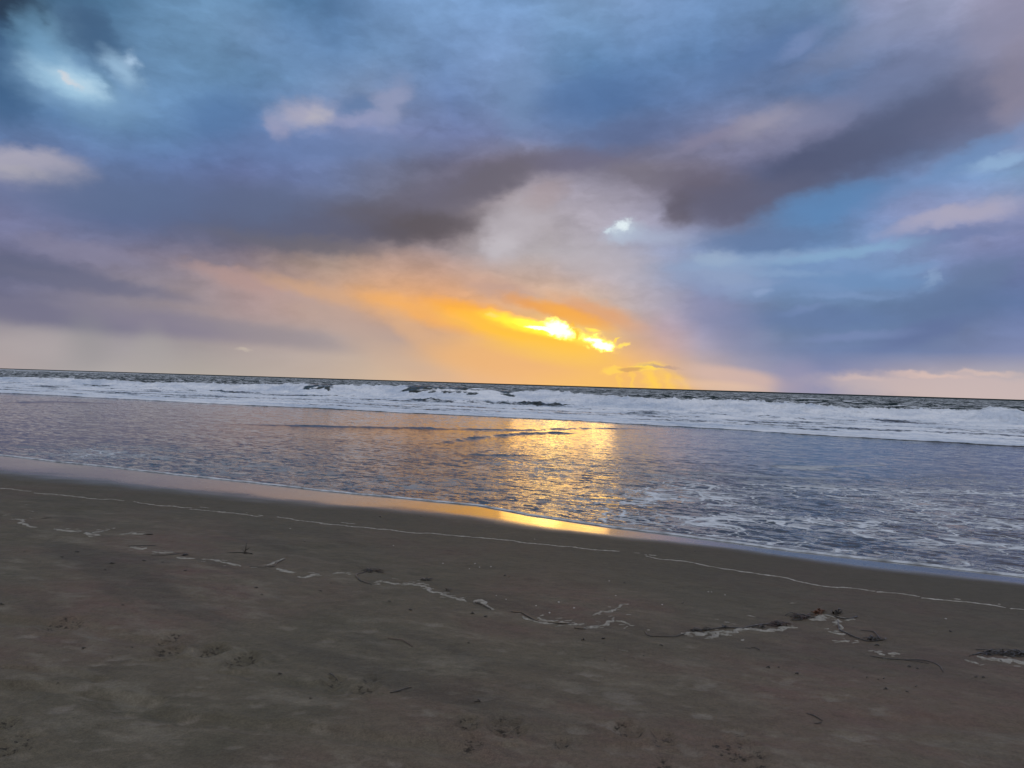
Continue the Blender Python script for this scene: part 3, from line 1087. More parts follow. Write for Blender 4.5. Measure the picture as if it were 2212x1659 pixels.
def green(t):
    """sections where the wave has not broken yet"""
    g = 0
    for a, b, w in ((tpix(668), tpix(735), 1.0), (tpix(880), tpix(1128), 1.6)):
        g = np.maximum(g, sstep(a - w, a + w, t) * (1 - sstep(b - w, b + w, t)))
    return g


def sea_height(X, Y):
    s, t = st(X, Y)
    f = front_s(t)
    c = crest_s(t)
    ch = crest_h(t)
    gr = green(t)
    A = s - f                       # distance behind the foam front
    B = s - c                       # distance behind the crest (negative: shoreward)
    z = 0.10 * sstep(0, 0.35, A) + 0.05 * sstep(1.0, 7, A)
    lump = fbm(X * 0.9, Y * 0.9, 4, 0.6)
    z = z + sstep(0.0, 0.6, A) * (0.035 * fbm(X * 2.5, Y * 2.5, 3) + 0.03 * fbm(t * 0.35, s * 0.9, 3))
    # secondary spent bores between front and breaker
    for off, hgt, L in ((-13.0, 0.16, 1.0), (-7.0, 0.30, 1.3)):
        q = B - off - 1.6 * perlin(t * 0.07 + off, t * 0 + 1.1)
        prof = np.where(q < 0, np.exp(-(q / (0.5 * L)) ** 2), np.exp(-(q / (2.6 * L)) ** 2))
        amp = hgt * (0.35 + 0.65 * sstep(-0.4, 0.4, perlin(t * 0.05 + off * 3, t * 0 + 4)))
        z = z + amp * prof * sstep(1.5, 5, A) * (1 + 0.5 * lump)
    # the breaker
    face = 1.2 + 1.2 * gr
    fr = np.where(B < 0, np.exp(-(np.abs(B) / face) ** 2.2), np.exp(-(B / 5.0) ** 2))
    rough = (1 - 0.9 * gr) * np.exp(-((B + 0.4) / 2.4) ** 2)
    z = z * (1 - 0.9 * fr) + ch * fr
    z = z + rough * (0.12 * fbm(X * 1.1, Y * 1.1, 4, 0.62) + 0.06 * fbm(X * 4, Y * 4, 3)) * sstep(0.1, 0.5, fr + 0.25)
    # spray tips
    z = z + (1 - gr) * np.exp(-(B / 0.5) ** 2) * 0.16 * np.clip(fbm(t * 0.9, t * 0 + 6, 4, 0.65), -0.3, 1)
    # open sea behind
    op = sstep(3, 14, B)
    d = np.clip(B, 0, 3000)
    sw = 0
    for lam, amp, ph in ((31.0, 0.20, 0.0), (19.0, 0.13, 1.3), (11.0, 0.07, 2.1)):
        w = 2.5 * fbm(t * 0.012 + ph, s * 0.02, 2)
        y_ = 2 * np.pi * d / lam + w + ph
        sw = sw + amp * (np.abs(np.sin(y_ / 2)) ** 1.0 * -2 + 1.0) * -1 * (0.5 + sstep(-0.5, 0.5, perlin(t * 0.02 + ph, s * 0.03)))
    sw = sw + 0.12 * fbm(t * 0.12, s * 0.35, 4)
    z = z + op * sw * (1 - sstep(500, 1500, d) * 0.6)
    return z, A, B, gr, s, t, lump


foam_m = Mat('breaking_surf')
f_f = foam_m.attr('foam')
fn = foam_m.noise(foam_m.pos((0.35, 1.0, 1.0), SA), 1.6, 6, 0.66)[0]
fn2 = foam_m.noise(foam_m.pos((0.5, 1.0, 1.6), SA), 7.0, 5, 0.7)[0]
fn3 = foam_m.noise(foam_m.pos((0.11, 0.42, 0.6), SA, (3, 8, 1)), 1.0, 5, 0.6)[0]
fmix = foam_m.math('ADD', foam_m.math('MULTIPLY', fn, 0.35), foam_m.math('ADD', foam_m.math('MULTIPLY', fn2, 0.15), foam_m.math('MULTIPLY', fn3, 0.5)))
thr = foam_m.rng(f_f, 0.0, 1.0, 0.78, 0.26)
cov = foam_m.rng(foam_m.math('SUBTRACT', fmix, thr), -0.025, 0.06, 0, 1, True)
deep = foam_m.mix(foam_m.attr('glass'), (0.012, 0.020, 0.023), (0.016, 0.026, 0.022))
whites = foam_m.mix(foam_m.rng(fmix, 0.38, 0.58), (0.48, 0.57, 0.70), (0.90, 0.93, 0.97))
q1 = foam_m.noise(foam_m.pos((0.7, 1.0, 1.0), SA), 1.3, 4, 0.7)[1]
q2 = foam_m.noise(foam_m.pos((0.8, 1.0, 1.0), SA, (2, 2, 2)), 4.5, 3, 0.7)[1]
fnrm = foam_m.normal_from(foam_m.tilt([(q1, 3.4, 2.8), (q2, 2.2, 2.0)]), foam_m.rng(cov, 0, 1, 0.5, 1.0))
foam_m.set(base=foam_m.mix(cov, deep, whites), rough=foam_m.rng(cov, 0, 1, 0.16, 0.85), ior=1.33, spec=foam_m.rng(cov, 0, 1, 0.3, 0.15), normal=fnrm)


def foam_field(X, Y):
    z, A, B, gr, s, t, lump = sea_height(X, Y)
    f = 0.94 * sstep(0.0, 0.25, A)
    # streaked, thinner foam between front and breaker
    thin = 0.37 * sstep(1.2, 4.0, A) * (1 - sstep(-7, -3.5, B)) * (0.55 + 0.45 * sstep(-0.3, 0.4, fbm(t * 0.10, s * 0.5, 3)))
    f = f - thin
    gg = np.clip(gr * 1.5 - 0.5 + 0.38 * fbm(t * 0.5, s * 0.9 + 4, 4, 0.6), 0, 1) * sstep(0.05, 0.3, gr)
    f = f - (0.56 + 0.2 * fbm(t * 0.22, s * 1.5, 3)) * gg * sstep(-2.2, -1.5, B + 0.5 * lump)
    f = f * (1 - sstep(0.4, 2.2, B - 0.8 * lump - 1.0))
    return z, np.clip(f, 0, 1), gr * sstep(-3, -1, B), B, s, t


Xs, Ys = fan(-46, 46, 1500, lambda t: front_s(t), lambda t: crest_s(t) + 0.02, 520)
# rows packed towards the breaker's face
zs, ff, gl, B, s, t = foam_field(Xs, Ys)
surf = grid_mesh('surf', Xs, Ys, zs, foam_m.m, {'foam': ff, 'glass': gl})
tag(surf, kind='structure')

Xo, Yo = fan(-47, 47, 1300, lambda t: crest_s(t) - 0.02, lambda t: crest_s(t) + 900, 620)
zo, fo, gl, B, s, t = foam_field(Xo, Yo)
cap = np.zeros_like(zo)
for (X, Y, rx, ry) in [(100, 801, 16, 1.2), (88, 803, 22, 0.8), (1740, 864, 24, 1.2), (1800, 867, 20, 1.2), (1760, 862, 14, 0.7), (1730, 857, 18, 0.6), (1565, 850, 16, 0.5), (590, 816, 14, 0.5), (385, 812, 12, 0.5), (960, 829, 14, 0.5),
                       (1180, 838, 14, 0.5), (1240, 838.5, 12, 0.4), (2085, 867, 20, 0.6), (1960, 864, 12, 0.4), (700, 817.5, 10, 0.3), (240, 806, 12, 0.5)]:
    cap = np.maximum(cap, spot(Xo, Yo, X, Y, rx, ry))
fo = np.clip(np.maximum(fo, 0.75 * cap), 0, 1)

sea_m = Mat('sea_water')
o_f = sea_m.attr('foam')
on = sea_m.noise(sea_m.pos((0.3, 1.0, 1), SA), 1.4, 6, 0.65)[0]
ocov = sea_m.rng(sea_m.math('SUBTRACT', on, sea_m.rng(o_f, 0, 1, 0.80, 0.28)), -0.02, 0.05, 0, 1, True)
w1 = sea_m.noise(sea_m.pos((0.06, 0.20, 1), SA), 1.0, 5, 0.6)[1]
w2 = sea_m.noise(sea_m.pos((0.8, 1.8, 1), SA), 1.0, 4, 0.65)[1]
wcon = sea_m.n('ShaderNodeCombineXYZ')
wcon.inputs[0].default_value = 0.5
wcon.inputs[1].default_value = -0.5
dk = sea_m.mix(sea_m.rng(sea_m.noise(sea_m.pos((0.004, 0.03, 1), SA), 1.0, 3)[0], 0.35, 0.65), (0.016, 0.030, 0.034), (0.022, 0.042, 0.044))
sea_m.set(base=sea_m.mix(ocov, dk, (0.75, 0.80, 0.86)), rough=sea_m.rng(ocov, 0, 1, 0.35, 0.8), ior=1.33, spec=0.06,
          normal=sea_m.normal_from(sea_m.tilt([(w1, 0.4, 0.8), (w2, 0.3, 0.5), (wcon.outputs[0], 0.0, 0.85)])))
# beyond the waves the sheet runs on to the horizon
r_out = np.hypot(Xo[-1], Yo[-1])
far = [1.6, 3.0, 6.0, 14.0, 40.0]
Xf = np.stack([Xo[-1] * k for k in far])
Yf = np.stack([Yo[-1] * k for k in far])
Xo = np.vstack([Xo, Xf])
Yo = np.vstack([Yo, Yf])
zo = np.vstack([zo, np.zeros_like(Xf)])
fo = np.vstack([fo, np.zeros_like(Xf)])
sea = grid_mesh('sea', Xo, Yo, zo, sea_m.m, {'foam': fo})
tag(sea, kind='structure')


# ------------------------------------------------------------------ things on the sand
def mat_simple(name, c1, c2, rough, scale=30.0, bump=0.002):
    m = Mat(name)
    p = m.n('ShaderNodeTexCoord').outputs['Object']
    nz = m.noise(p, scale, 4, 0.6)[0]
    m.set(base=m.mix(m.rng(nz, 0.35, 0.65), c1, c2), rough=rough, normal=m.bump(m.math('MULTIPLY', nz, bump)))
    return m.m


weed_m = mat_simple('seaweed', (0.014, 0.012, 0.008), (0.042, 0.032, 0.020), 0.35, 40)
rust_m = mat_simple('rusty_seaweed', (0.075, 0.028, 0.010), (0.17, 0.065, 0.022), 0.45, 50)
red_m = mat_simple('red_brown_seaweed', (0.030, 0.014, 0.010), (0.07, 0.030, 0.018), 0.42, 40)
shell_m = mat_simple('shell', (0.35, 0.33, 0.30), (0.5, 0.47, 0.43), 0.35, 60)


def foam_material(name, lo, hi_):
    m = Mat(name)
    p = m.n('ShaderNodeTexCoord').outputs['Object']
    nz = m.noise(p, 22, 5, 0.7)[0]
    vz = m.n('ShaderNodeTexVoronoi')
    m.l(p, vz.inputs['Vector'])
    vz.inputs['Scale'].default_value = 110
    m.set(base=m.mix(m.rng(nz, 0.32, 0.62), lo, hi_), rough=0.7,
          normal=m.bump(m.math('ADD', m.math('MULTIPLY', nz, 0.006), m.math('MULTIPLY', vz.outputs['Distance'], 0.003))))
    return m.m


line_m = foam_material('drying_foam', (0.24, 0.22, 0.18), (0.50, 0.47, 0.42))
patch_m = foam_material('dried_foam', (0.15, 0.135, 0.105), (0.38, 0.355, 0.30))


def mesh_obj(name, verts, faces, mat, origin, parent=None):
    me = bpy.data.meshes.new(name)
    ox, oy, oz = origin
    me.from_pydata([(x - ox, y - oy, z - oz) for x, y, z in verts], [], faces)
    me.polygons.foreach_set('use_smooth', [True] * len(faces))
    me.update()
    me.materials.append(mat)
    o = bpy.data.objects.new(name, me)
    C.objects.link(o)
    if parent is None:
        o.location = origin
    else:
        o.parent = parent
        o.location = (ox - parent.location.x, oy - parent.location.y, oz - parent.location.z)
    return o


def path(pts, step=0.03, wob=0.012, seed=0, wfreq=4.0):
    """photo pixels to an evenly stepped, slightly wandering line on the beach"""
    w = [np.array(ground(X, Y)[:2]) for X, Y in pts]
    # Catmull-Rom through the points
    ww = [2 * w[0] - w[1]] + w + [2 * w[-1] - w[-2]]
    out = []
    for i in range(1, len(ww) - 2):
        p0, p1, p2, p3 = ww[i - 1:i + 3]
        n = max(2, int(np.linalg.norm(p2 - p1) / step))
        for k in range(n):
            t = k / n
            out.append(p1 + 0.5 * t * (p2 - p0 + t * (2 * p0 - 5 * p1 + 4 * p2 - p3 + t * (3 * (p1 - p2) + p3 - p0))))
    out.append(w[-1])
    out = np.array(out)
    d = np.cumsum(np.r_[0, np.linalg.norm(np.diff(out, axis=0), axis=1)])
    out[:, 0] += wob * fbm(d * wfreq + seed * 7.7, d * 0 + seed, 3)
    out[:, 1] += wob * 2.0 * fbm(d * wfreq + seed * 3.1, d * 0 + seed + 50, 3)
    return out, d


def ribbon(verts, faces, pts, width, height, seed=0, gap=0.0, step=0.02, wob=0.02, wfreq=3.0):
    """a low mound of foam along a line, ragged in outline"""
    P, d = path(pts, step, wob, seed, wfreq)
    T = np.gradient(P, axis=0)
    T /= np.linalg.norm(T, axis=1)[:, None] + 1e-9
    N = np.stack([-T[:, 1], T[:, 0]], 1)
    L = d[-1]
    wl = width * np.clip(0.6 + 1.15 * fbm(d * 9 + seed * 5.5, d * 0 + 3, 4, 0.7), 0.05, 2) + 0.001
    wr = width * np.clip(0.6 + 1.15 * fbm(d * 9 + seed * 2.5, d * 0 + 33, 4, 0.7), 0.05, 2) + 0.001
    end = np.clip(np.minimum(d, L - d) / (0.12 * L + 0.02), 0.05, 1) ** 0.5
    on = (fbm(d * 2.2 + seed, d * 0 + 71, 3) > gap)
    prev = None
    for i in range(len(P)):
        if not on[i]:
            prev = None
            continue
        a, b = max(wl[i], 0.15 * width) * end[i], max(wr[i], 0.15 * width) * end[i]
        row = []
        for q, hh_ in ((-1.0, -0.15), (-0.62, 0.75), (0.0, 1.0), (0.62, 0.75), (1.0, -0.15)):
            off = q * (a if q < 0 else b)
            x, y = P[i] + N[i] * off
            z = zat(x, y) + height * hh_ * (0.8 + 0.4 * math.sin(i * 1.7 + q * 3))
            row.append(len(verts))
            verts.append((x, y, z))
        if prev:
            for k in range(4):
                faces.append((prev[k], row[k], row[k + 1], prev[k + 1]))
        prev = row


def crumbs(verts, faces, X, Y, n, sx, sy, r0, r1, rnd, h=0.4):
    """small flattened lumps scattered round a photo pixel (spread in pixels)"""
    for _ in range(n):
        x, y, z = ground(X + rnd.gauss(0, sx), Y + rnd.gauss(0, sy))
        z = zat(x, y)
        r = rnd.uniform(r0, r1)
        lump(verts, faces, x, y, z, r * rnd.uniform(0.8, 1.8), r, r * h, rnd.uniform(-0.6, 0.6), rnd)


def lump(verts, faces, x, y, z, a, b, c, ang, rnd):
    k0 = len(verts)
    m = 9
    ca, sa = math.cos(ang), math.sin(ang)
    for ring, (rr, zz) in enumerate(((1.0, -0.1), (0.8, 0.7))):
        for i in range(m):
            th = 2 * math.pi * i / m
            q = rr * rnd.uniform(0.7, 1.15)
            u, v = a * q * math.cos(th), b * q * math.sin(th)
            verts.append((x + u * ca - v * sa, y + u * sa + v * ca, z + c * zz))
    verts.append((x, y, z + c))
    for i in range(m):
        j = (i + 1) % m
        faces.append((k0 + i, k0 + j, k0 + m + j, k0 + m + i))
        faces.append((k0 + m + i, k0 + m + j, k0 + 2 * m))


def tube(verts, faces, P3d, radii, sides=5, flat=1.0):
    n = len(P3d)
    P3d = np.asarray(P3d, float)
    T = np.gradient(P3d, axis=0)
    T /= np.linalg.norm(T, axis=1)[:, None] + 1e-9
    prev = None
    for i in range(n):
        up = np.array([0, 0, 1.0])
        if abs(T[i][2]) > 0.85:
            up = np.array([1.0, 0, 0])
        a = np.cross(T[i], up)
        a /= np.linalg.norm(a) + 1e-9
        b = np.cross(a, T[i])
        row = []
        for k in range(sides):
            th = 2 * math.pi * k / sides
            v = P3d[i] + radii[i] * (a * math.cos(th) + b * math.sin(th) * flat)
            row.append(len(verts))
            verts.append(tuple(v))
        if prev:
            for k in range(sides):
                j = (k + 1) % sides
                faces.append((prev[k], prev[j], row[j], row[k]))
        else:
            faces.append(tuple(reversed(row)))
        prev = row
    faces.append(tuple(prev))


def strand_geo(verts, faces, pts, r, seed=0, wob=0.014, lift=0.0, wfreq=4.0, flat=0.6):
    P, d = path(pts, 0.02, wob, seed, wfreq)
    L = d[-1] + 1e-6
    hump = lift * np.abs(np.sin(d * 9 + seed)) * np.sin(np.pi * d / L)
    Q = [(p[0], p[1], zat(p[0], p[1]) + r * 0.7 + h_) for p, h_ in zip(P, hump)]
    rr = r * (0.35 + 0.65 * np.sin(np.pi * np.clip(d / L, 0.04, 0.96)) ** 0.4) * (1 + 0.35 * fbm(d * 12 + seed, d * 0, 2))
    tube(verts, faces, Q, np.maximum(rr, r * 0.2), 6, flat)


def origin_at(X, Y):
    x, y, _ = ground(X, Y)
    return (x, y, zat(x, y))


def make(name, geo, mat, at, label, cat, group=None):
    v, f = [], []
    geo(v, f)
    o = mesh_obj(name, v, f, mat, origin_at(*at))
    return tag(o, label, cat, group)


# -- the thin foam line left by the last wave
FL = [[(-260,1030),(-120,1043),(0,1055),(65,1061)],[(72,1064),(144,1072),(200,1078),(270,1083)],[(288,1085),(340,1091),(414,1097)],[(410,1099),(486,1106)],[(470,1106),(510,1110),(566,1115)],
      [(598,1116),(650,1124),(720,1133)],[(690,1131),(780,1140),(860,1148),(942,1154),(1068,1165.5),(1160,1175),(1248,1183.5)],[(1240,1182),(1338,1192)],[(1395,1202),(1416,1206),(1470,1212),(1524,1222),(1632,1239),(1700,1250),(1762,1264),(1830,1272),(1891,1278)],
      [(1893,1280),(1940,1284),(1985,1288)],[(1990,1292),(2040,1297),(2082,1301)],[(2070,1298),(2120,1305),(2172,1313)],[(2185,1317),(2300,1325),(2420,1342)]]


def foam_line_geo(v, f):
    for i, p in enumerate(FL):
        ribbon(v, f, p, 0.010 if p[0][0] < 600 else 0.014, 0.006, seed=i + 1, gap=-0.95, wob=0.03)
    rnd = random.Random(3)
    for (X, Y) in [(440,1096),(540,1109),(560,1112),(745,1130),(756,1131),(800,1136),(1330,1183),(1370,1194),(1400,1199),(1425,1204),(1520,1217),(1660,1242),(2068,1294),(2150,1304),(2180,1311),(1410,1200)]:
        ribbon(v, f, [(X - 9, Y - 1), (X + 10, Y + 1)], 0.012, 0.005, seed=X)


make('foam_line', foam_line_geo, line_m, (1100, 1169), 'thin broken line of white foam running right across the bare sand', 'foam line')

# -- patches of old foam along the wrack line
PATCHES = [
 ('pale foam curl at the far left end of the wrack line', [([(34,1122),(48,1126),(54,1133),(79,1139)], .03)]),
 ('long pale foam streak right of the far left foam curl', [([(118,1141),(140,1145),(173,1149)], .03)]),
 ('forked pale foam streak at the left of the wrack line', [([(184,1152),(200,1156),(216,1158)], .035), ([(200,1151),(225,1147),(252,1142)], .022)]),
 ('pale foam bit touching a short dark stalk on its right', [([(259,1157),(284,1154),(310,1156)], .028)]),
 ('flat pale foam patch lying under a straight dark stalk', [([(277,1182),(298,1184),(317,1185)], .035)]),
 ('pale foam streak below the straight dark stalk', [([(324,1194),(350,1195),(371,1196)], .028)]),
 ('pale foam streak beside a small dark lump of weed', [([(385,1207),(400,1209),(418,1211)], .028)]),
 ('bumpy pale foam strip running down to the thin kinked stalk', [([(436,1213),(468,1215),(495,1220),(522,1226)], .025)]),
 ('pale foam strip slanting up along the kinked stalk', [([(576,1226),(594,1214),(618,1204)], .02)]),
 ('thick pale foam blob just below the kinked stalk', [([(598,1231),(615,1236),(634,1240)], .04)]),
 ('pale foam streak right of the thick blob by the kinked stalk', [([(641,1246),(665,1245),(695,1240)], .03)]),
 ('small pale foam flecks left of the round dark weed clump', [([(722,1239),(742,1240),(756,1237)], .018)]),
 ('broken pale foam flecks right of the looped weed stalk', [([(809,1260),(835,1259),(863,1262)], .016)]),
 ('long pale foam bank in the middle of the wrack line', [([(866,1266),(902,1264),(924,1275),(960,1289),(1007,1303)], .03), ([(870,1262),(905,1260),(924,1266)], .015)]),
 ('pale ragged foam bank right of the long middle one', [([(1027,1304),(1039,1303),(1061,1316)], .028)]),
 ('pale foam bank under the long dark stalk in the middle', [([(1133,1328),(1158,1339),(1223,1345),(1262,1347)], .024), ([(1160,1336),(1220,1340)], .012)]),
 ('pale foam hook below the long middle stalk', [([(1262,1356),(1302,1352),(1330,1337)], .022)]),
 ('pale foam trail slanting up to the right from the hook', [([(1284,1333),(1320,1320),(1352,1307)], .016)]),
 ('small oval foam patch between the middle and right wrack', [([(1334,1347),(1345,1350),(1358,1352)], .028)]),
 ('long pale foam bank under the tangle on the right', [([(1474,1372),(1506,1367),(1578,1367),(1639,1360),(1690,1359),(1722,1356)], .036)]),
 ('pale foam tail below the left end of the right bank', [([(1528,1381),(1550,1374),(1574,1368)], .026)]),
 ('broad pale foam mound below the rust brown weed', [([(1742,1336),(1762,1334),(1790,1333),(1806,1336)], .05), ([(1806,1335),(1830,1338),(1848,1338)], .02)]),
 ('narrow foam strip dropping from the broad foam mound', [([(1807,1340),(1812,1350),(1810,1358)], .03)]),
 ('thin pale foam strip left of the arched stalks', [([(1788,1363),(1806,1366),(1823,1367)], .02)]),
 ('pale oval foam patch below the thin strip', [([(1801,1381),(1818,1382),(1836,1381)], .026)]),
 ('pale foam patch touching the long trailing stalk', [([(1880,1404),(1897,1410),(1913,1415)], .026), ([(1913,1410),(1930,1412),(1945,1413)], .02)]),
 ('bright foam mound at the right edge under the weed heap', [([(2111,1422),(2135,1424),(2158,1427),(2212,1434),(2290,1446)], .06)]),
 ('pale foam tail left of the bright right edge mound', [([(2086,1428),(2100,1433),(2114,1438)], .022)]),
]
for i, (lab, parts) in enumerate(PATCHES):
    def g(v, f, parts=parts, i=i):
        for k, (pts, w) in enumerate(parts):
            ribbon(v, f, pts, w, 0.008, seed=i * 3 + k + 40, gap=-2.0 if i == 6 else -0.62, wob=0.035, step=0.015, wfreq=5)
            rq = random.Random(i * 5 + k)
            (xa, ya), (xb, yb) = pts[0], pts[-1]
            for _ in range(0 if i == 6 else int(3 + abs(xb - xa) / 9)):
                u = rq.random()
                qx, qy = xa + (xb - xa) * u + rq.gauss(0, 4), float(np.interp(u, np.linspace(0, 1, len(pts)), [p[1] for p in pts])) + rq.gauss(0, 3.2)
                L = rq.uniform(2, 9)
                ribbon(v, f, [(qx - L, qy + rq.uniform(-1, 1)), (qx + L, qy + rq.uniform(-1, 1))], rq.uniform(0.006, 0.016), 0.004, seed=rq.random() * 60, step=0.02, wob=0.01)
    make('foam_patch', g, patch_m, parts[0][0][len(parts[0][0]) // 2], lab, 'foam', 'patches of old foam along the wrack line')

# small flecks between them: more than anyone would count
def fleck_geo(v, f):
    rnd = random.Random(9)
    for _ in range(95):
        t = rnd.random()
        X = -150 + 2500 * t
        Yc = float(np.interp(X, [-150, 34, 180, 300, 440, 640, 800, 920, 1060, 1260, 1480, 1760, 1820, 1920, 2110, 2350], [1100, 1118, 1150, 1176, 1208, 1236, 1248, 1262, 1308, 1345, 1364, 1330, 1362, 1400, 1418, 1440]))
        Y = Yc + rnd.gauss(0, 16)
        ribbon(v, f, [(X - rnd.uniform(3, 11), Y + rnd.uniform(-2, 2)), (X + rnd.uniform(3, 11), Y + rnd.uniform(-2, 2))], rnd.uniform(0.006, 0.013), 0.004, seed=rnd.random() * 90, step=0.02)


o = make('foam_flecks', fleck_geo, patch_m, (1100, 1310), None, None)
tag(o, kind='stuff')

# -- single stalks of weed
STALKS = [
 ('short dark stalk at the far left above the foam curl', [[(88,1121),(100,1121),(113,1120)]], .008, weed_m),
 ('short dark stalk lying across the pale foam bit on the left', [[(308,1156),(320,1156),(331,1155)]], .012, weed_m),
 ('straight dark stalk over a flat foam patch on the left', [[(275,1180),(300,1180),(337,1179)]], .008, weed_m),
 ('thin bowed stalk below the left foam streaks', [[(324,1201),(360,1202),(396,1196)]], .006, weed_m),
 ('thin kinked dark stalk rising to the right in a foam strip', [[(540,1227),(570,1229),(591,1228),(602,1214),(616,1205)]], .006, weed_m),
 ('looped dark stalk hanging left of the round weed clump', [[(789,1235),(768,1245),(776,1255),(803,1263)]], .008, weed_m),
 ('short dark stalk along the ragged middle foam bank', [[(1025,1303),(1040,1309),(1061,1318)]], .008, weed_m),
 ('long dark stalk lying on the foam in the middle', [[(1104,1322),(1129,1325),(1151,1336),(1187,1341),(1241,1347)]], .009, weed_m),
 ('short dark stalk in the middle foam hook', [[(1239,1355),(1250,1356),(1264,1356)]], .007, weed_m),
 ('thin hooked stalk curving under the gap before the right foam bank', [[(1392,1362),(1397,1371),(1414,1376),(1457,1377),(1500,1366)]], .006, weed_m),
 ('faint reddish stalk alone on the bare sand below the middle foam', [[(838,1377),(863,1381),(878,1388),(892,1396)]], .005, red_m),
 ('thin dark bowed stalk alone on the low middle sand', [[(843,1501.5),(863,1495),(875,1488),(888,1483.5)]], .007, weed_m),
 ('long dark stalk along the top of the right foam bank', [[(1500,1366),(1567,1361),(1610,1358),(1646,1350),(1700,1344)]], .009, weed_m),
 ('straight stalk ending in a hook right of the rust brown weed', [[(1787,1329),(1819,1337),(1846,1337),(1853,1333)]], .009, weed_m),
 ('long curving stalk running down from the foam mound', [[(1808,1340),(1812,1359),(1841,1374),(1877,1383),(1905,1380)]], .008, weed_m),
 ('arched stalk over the small right hand weed clump', [[(1860,1362),(1888,1367),(1900,1381)]], .006, weed_m),
 ('long thin stalk trailing to the right and curling at its end', [[(1879,1416),(1949,1425),(2006,1431),(2030,1440),(2033,1453)]], .006, weed_m),
 ('thin second stalk lying close under the long trailing one', [[(1958,1426),(1990,1431),(2008,1434)]], .004, weed_m),
 ('short split dark stalk below the right foam bank', [[(1608,1402),(1620,1403)],[(1624,1399),(1642,1405)]], .006, weed_m),
 ('thin dark stalk on a pale patch of the low right sand', [[(1745,1541),(1760,1544),(1777,1553)]], .005, weed_m),
 ('tiny hooked stalk just below the thin one on the low right sand', [[(1760,1560),(1768,1562),(1776,1557)]], .005, weed_m),
 ('thin vein of weed on the low left sand', [[(711,1454),(722,1460),(732,1466)]], .005, weed_m),
]
for i, (lab, lines, r, m) in enumerate(STALKS):
    def g(v, f, lines=lines, r=r, i=i):
        for k, p in enumerate(lines):
            strand_geo(v, f, p, r * 0.75, seed=i * 2.3 + k, wob=0.010, lift=0.006)
    make('seaweed_stalk', g, m, lines[0][len(lines[0]) // 2], lab, 'seaweed', 'single stalks of seaweed washed up on the sand')


# -- clumps: several stalks, leaf blades and bladders
def clump_parts(X, Y, wpx, hpx, n, r, rnd, up=0.03):
    k = ground(X, Y)[1] / F

    def stems(v, f):
        for j in range(n):
            ax = X + rnd.uniform(-0.5, 0.5) * wpx
            ay = Y + rnd.uniform(-0.5, 0.5) * hpx
            L = rnd.uniform(0.25, 0.6) * wpx
            a = rnd.uniform(-0.5, 0.5)
            strand_geo(v, f, [(ax - L * 0.5, ay + L * 0.5 * math.sin(a) * 0.4), (ax, ay + rnd.uniform(-1.5, 1.5)), (ax + L * 0.5, ay - L * 0.5 * math.sin(a) * 0.4)], r * rnd.uniform(0.6, 1.2), seed=rnd.random() * 99, wob=0.02, lift=up * rnd.random(), wfreq=9)

    def leaves(v, f):
        for j in range(n):
            x, y, _ = ground(X + rnd.uniform(-0.45, 0.45) * wpx, Y + rnd.uniform(-0.4, 0.4) * hpx)
            z = zat(x, y) + rnd.uniform(0.2, 0.9) * up
            a = rnd.uniform(0, 6.28)
            L, w = rnd.uniform(0.03, 0.08), rnd.uniform(0.004, 0.009)
            pts = []
            for q in range(7):
                u = q / 6
                pts.append((x + math.cos(a) * L * (u - .5), y + math.sin(a) * L * (u - .5), z + up * 0.5 * math.sin(u * 5 + j)))
            tube(v, f, pts, [w * (0.15 + math.sin(math.pi * min(max(u / 6, .03), .97))) for u in range(7)], 6, 0.16)
    return stems, leaves


CLUMPS = [
 ('round heap of dark seaweed standing above the looped stalk', 809, 1233, 34, 8, 26, .007, weed_m, weed_m, .035),
 ('small dark seaweed knot above the long middle foam bank', 922, 1251, 20, 6, 12, .007, weed_m, weed_m, .03),
 ('dark sprig of seaweed sticking up from the middle foam bank', 967, 1277, 12, 6, 7, .006, weed_m, weed_m, .04),
 ('rust brown bushy seaweed lying on the broad foam mound', 1770, 1326, 24, 9, 22, .009, rust_m, rust_m, .055),
 ('round dark seaweed knot right of the rust brown one', 1806, 1326, 17, 8, 18, .008, weed_m, weed_m, .055),
 ('dark tangle of weed at the left end of the right foam bank', 1512, 1363, 38, 6, 16, .006, weed_m, weed_m, .03),
 ('small dark weed knot halfway along the right foam bank', 1570, 1358, 18, 4, 8, .007, weed_m, weed_m, .025),
 ('reddish dark weed tangle in the right foam bank', 1684, 1348, 34, 9, 20, .009, red_m, weed_m, .04),
 ('dark weed knot between the reddish tangle and the halfway knot', 1640, 1354, 22, 5, 11, .007, weed_m, weed_m, .03),
 ('dark strappy seaweed left of the rust brown weed', 1730, 1333, 44, 10, 20, .010, weed_m, red_m, .04),
 ('flat dark seaweed clump at the end of the long curving stalk', 1889, 1379, 32, 6, 18, .008, weed_m, weed_m, .03),
 ('long dark heap of weed on the bright foam at the right edge', 2165, 1413, 100, 9, 44, .008, weed_m, weed_m, .035),
 ('small dark weed lump beside a left foam streak', 400, 1201, 10, 3, 6, .007, weed_m, weed_m, .02),
]
for i, (lab, X, Y, w, h, n, r, ma, mb_, up) in enumerate(CLUMPS):
    rnd = random.Random(i * 17 + 4)
    x, y, z = origin_at(X, Y)
    e = bpy.data.objects.new('seaweed_clump', None)
    e.empty_display_size = 0.05
    C.objects.link(e)
    e.location = (x, y, z)
    stems, leaves = clump_parts(X, Y, w, h, max(4, int(n * 0.62)), r * 0.62, rnd, up * 0.55)
    for nm, geo, mt in (('stems', stems, ma), ('fronds', leaves, mb_)):
        v, f = [], []
        geo(v, f)
        mesh_obj(nm, v, f, mt, (x, y, z), e)
    tag(e, lab, 'seaweed', 'clumps of seaweed along the wrack line')

